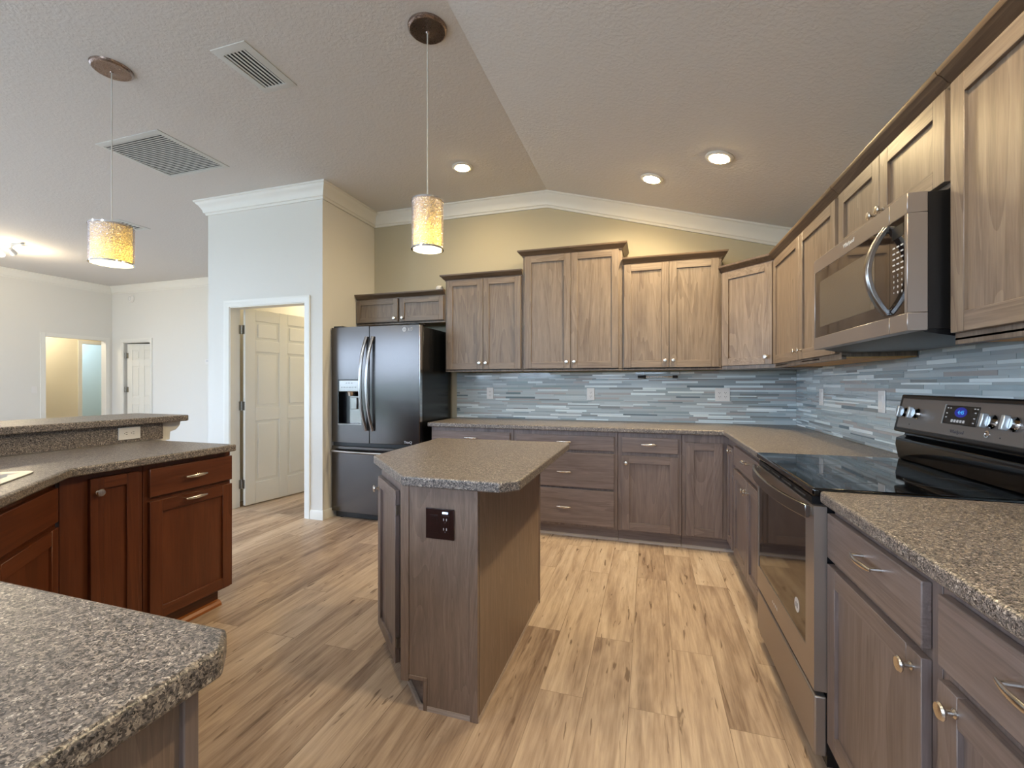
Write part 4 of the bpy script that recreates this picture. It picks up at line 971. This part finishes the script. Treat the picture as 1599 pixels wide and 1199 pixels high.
G().lathe([(0.03, 0.0405), (0.04, 0.0405), (0.04, 0.0425), (0.03, 0.0425), (0.03, 0.0405)], Matrix.Rotation(R(90), 4, 'X'), 28).build('grille_ring', 'vent', r)
r = thing('thermostat', 'small white thermostat on the far wall next to the pantry corner', 'thermostat', (-8.52, FY - 0.0006, 1.645), 0)
G().box(-0.06, 0.06, -0.028, 0, -0.05, 0.05).build('housing', 'plate', r, bevel=0.006)
G().box(-0.035, 0.035, -0.0295, -0.0275, -0.005, 0.03).build('screen', 'print', r)

# ------------------------------------------------------------------ ceiling fixtures
def vent(label, cx_, cy_, lx, ly, along, n, border=0.032):
    r = thing('ceiling_vent', label, 'vent', (cx_, cy_, ZC - 0.0005), 0, 'ceiling vents')
    a, b = lx / 2, ly / 2
    g = G().sweep([(-a, -b, 0), (-a, b, 0), (a, b, 0), (a, -b, 0)], [(0, 0), (0, -0.004), (-border * 0.7, -0.010), (-border, -0.009), (-border, 0)], (0, 0, 1), closed=True)
    g.build('frame', 'vent', r)
    G().box(-a + 0.01, a - 0.01, -b + 0.01, b - 0.01, -0.0015, -0.0005).build('duct', 'ventdark', r)
    ia, ib = a - border, b - border
    for i in range(n):
        if along == 'y':
            c = -ia + (i + 0.5) * 2 * ia / n; T = Matrix.Translation((c, 0, -0.006)) @ Matrix.Rotation(R(12), 4, 'Y')
            G().box(-ia / n * 0.62, ia / n * 0.62, -ib, ib, -0.0008, 0.0008, 0, T).build('slat', 'vent', r)
        else:
            c = -ib + (i + 0.5) * 2 * ib / n; T = Matrix.Translation((0, c, -0.006)) @ Matrix.Rotation(R(8), 4, 'X')
            G().box(-ia, ia, -ib / n * 0.58, ib / n * 0.58, -0.0008, 0.0008, 0, T).build('slat', 'vent', r)
    return r
vent('white ceiling vent with six long slats, between the two pendants', -3.368, -2.18, 0.245, 0.375, 'y', 6, 0.045)
vent('large white return grille of many fine slats on the ceiling', -4.905, -1.612, 0.665, 0.58, 'x', 24, 0.035)
vent('small far ceiling vent behind the bar pendant', -7.0, -0.60, 0.33, 0.33, 'x', 6, 0.045)

def downlight(label, x, y, k=1.0):
    if x > XR:
        z = ZC + SL * (XR - x); nrm = Vector((-SL, 0, -1)).normalized()
    else: z = ZC; nrm = Vector((0, 0, -1))
    q = Vector((0, 0, 1)).rotation_difference(nrm)
    r = thing('recessed_light', label, 'ceiling light', (x, y, z), 0, 'recessed ceiling lights')
    Tq = q.to_matrix().to_4x4()
    G().lathe([(0.060, 0.0005), (0.088, 0.0005), (0.089, 0.004), (0.082, 0.009), (0.066, 0.012), (0.060, 0.010), (0.060, 0.0005)], Tq, 36).build('trim_ring', 'trim', r)
    G().lathe([(0.0605, 0.004), (0.058, 0.012), (0.045, 0.017), (0.02, 0.0195), (0, 0.020)], Tq, 36).build('lens', 'led', r)
    d = bpy.data.lights.new('downlight_beam', 'AREA'); d.shape = 'DISK'; d.size = 0.11; d.energy = LED * k; d.color = WARM; d.spread = R(150)
    o = bpy.data.objects.new('downlight_beam', d); col.objects.link(o); o.parent = r; o.location = nrm * 0.024
    o.rotation_euler = Vector((0, 0, -1)).rotation_difference(nrm).to_euler()
    return r
downlight('recessed light on the flat ceiling, above the refrigerator side', -2.688, -0.734, 0.3)
downlight('lit recessed light on the sloped ceiling, the one closer to the back wall', -1.151, -0.642)
downlight('lit recessed light on the sloped ceiling, the one closer to the microwave', -0.737, -1.088)

downlight('recessed light on the sloped ceiling over the range-side worktop', -0.737, -2.95, 0.9)
downlight('added unseen recessed light on the flat ceiling over the near end of the island', -2.688, -3.15, 0.3)  # unseen lamp added to light the island front, near floor and worktop

def pendant(label, x, y, zt_, zb, rad):
    r = thing('pendant_light', label, 'pendant lamp', (x, y, ZC), 0, 'pendant lamps')
    G().lathe([(0, -0.024), (0.006, -0.030), (0.010, -0.024), (0.085, -0.016), (0.090, -0.017), (0.094, -0.014), (0.099, -0.010), (0.101, -0.0005), (0, -0.0005)], None, 48).build('canopy', 'canopy', r)
    G().tube([(0, 0, -0.028), (0, 0, zt_ - ZC + 0.004)], 0.0032, 10).build('cord', 'cord', r)
    t, b = zt_ - ZC, zb - ZC
    sh = G().lathe([(rad, b + 0.004), (rad, t - 0.004)], None, 64); sh = sh.build('lamp_shade', 'crystal', r); plabel(sh, 'crystal bead sleeve')
    G().lathe([(rad - 0.010, b + 0.012), (rad - 0.010, t - 0.010)], None, 48).build('diffuser', 'diffuser', sh)
    for z in (b, t - 0.008):
        G().lathe([(rad - 0.004, z), (rad + 0.0025, z), (rad + 0.0025, z + 0.008), (rad - 0.004, z + 0.008), (rad - 0.004, z)], None, 64).build('rim_band', 'chrome', sh)
    G().lathe([(0, t - 0.003), (rad - 0.005, t - 0.003), (rad - 0.005, t - 0.006), (0, t - 0.006)], None, 48).build('top_plate', 'chrome', r)
    G().lathe([(0, b + 0.006), (rad - 0.008, b + 0.006), (rad - 0.008, b + 0.008), (0, b + 0.008)], None, 48).build('bulb_lens', 'bulb', r)
    d = bpy.data.lights.new('pendant_bulb', 'POINT'); d.energy = PEND; d.color = WARM; d.shadow_soft_size = 0.025
    o = bpy.data.objects.new('pendant_bulb', d); col.objects.link(o); o.parent = r; o.location = (0, 0, b + 0.045)
    return r
pendant('glass-beaded pendant lamp hanging over the island', -2.268, -2.150, 2.205, 1.950, 0.081)
pendant('glass-beaded pendant lamp hanging over the raised bar', -4.170, -2.430, 2.180, 1.956, 0.104)

r = thing('track_light', 'ceiling track with lit spot heads over the living room', 'track light', (-9.35, -0.55, ZC))
G().box(-0.45, 0.35, -0.016, 0.016, -0.024, -0.0005).build('track', 'trim', r)
for k, x in enumerate((-0.40, -0.14, 0.12)):
    g = G().tube([(x, 0, -0.024), (x, 0, -0.075)], 0.006, 8)
    hd = g.build('arm', 'hinge', r)
    Tq = Matrix.Translation((x, 0, -0.075)) @ Euler((R(60), 0, R(40)), 'XYZ').to_matrix().to_4x4()
    G().lathe([(0, 0.03), (0.022, 0.03), (0.030, 0.0), (0.036, -0.06), (0.033, -0.06), (0, -0.05)], Tq, 20).build('spot_head', 'trim', r)
    G().lathe([(0.032, -0.0605), (0.0, -0.066)], Tq, 20).build('spot_lens', 'track', r)
add_light('track_beam', 'POINT', (-9.35, -0.55, ZC - 0.20), 40, WARM2, radius=0.05)
# lamps of the side rooms, plus added fill lamps
def small_lamp(label, loc, power, color):
    r = thing('flush_light', label, 'ceiling light', loc, 0)
    G().lathe([(0, -0.0005), (0.12, -0.0005), (0.12, -0.015), (0.10, -0.05), (0, -0.07)], None, 28).build('globe', 'plate', r)
    add_light('flush_lamp', 'POINT', (loc[0], loc[1], loc[2] - 0.14), power, color, radius=0.06)
FILL_COL = (0.78, 0.90, 1.0)  # cool tint of the unseen living-room lamps added to lift the ambient light
for x, y, wh in ((-9.0, -4.6, 'over the far end of the living room'), (-6.2, -5.0, 'in the middle of the living room ceiling'), (-3.4, -5.4, 'over the dining side of the living room')):
    small_lamp('added flush fill lamp ' + wh, (x, y, ZC), 70, FILL_COL)
small_lamp('flush ceiling lamp inside the pantry', (-4.7, 0.6, 2.44), 26, WARM)
small_lamp('flush ceiling lamp in the hallway', (-11.65, 1.0, 2.5), 34, (1.0, 0.88, 0.66))
small_lamp('added cool lamp in place of window light in the pale blue room', (-13.1, 2.2, 2.5), 60, (0.80, 0.92, 1.0))  # cool point light added in place of that room's window light
bpy.context.view_layer.update()
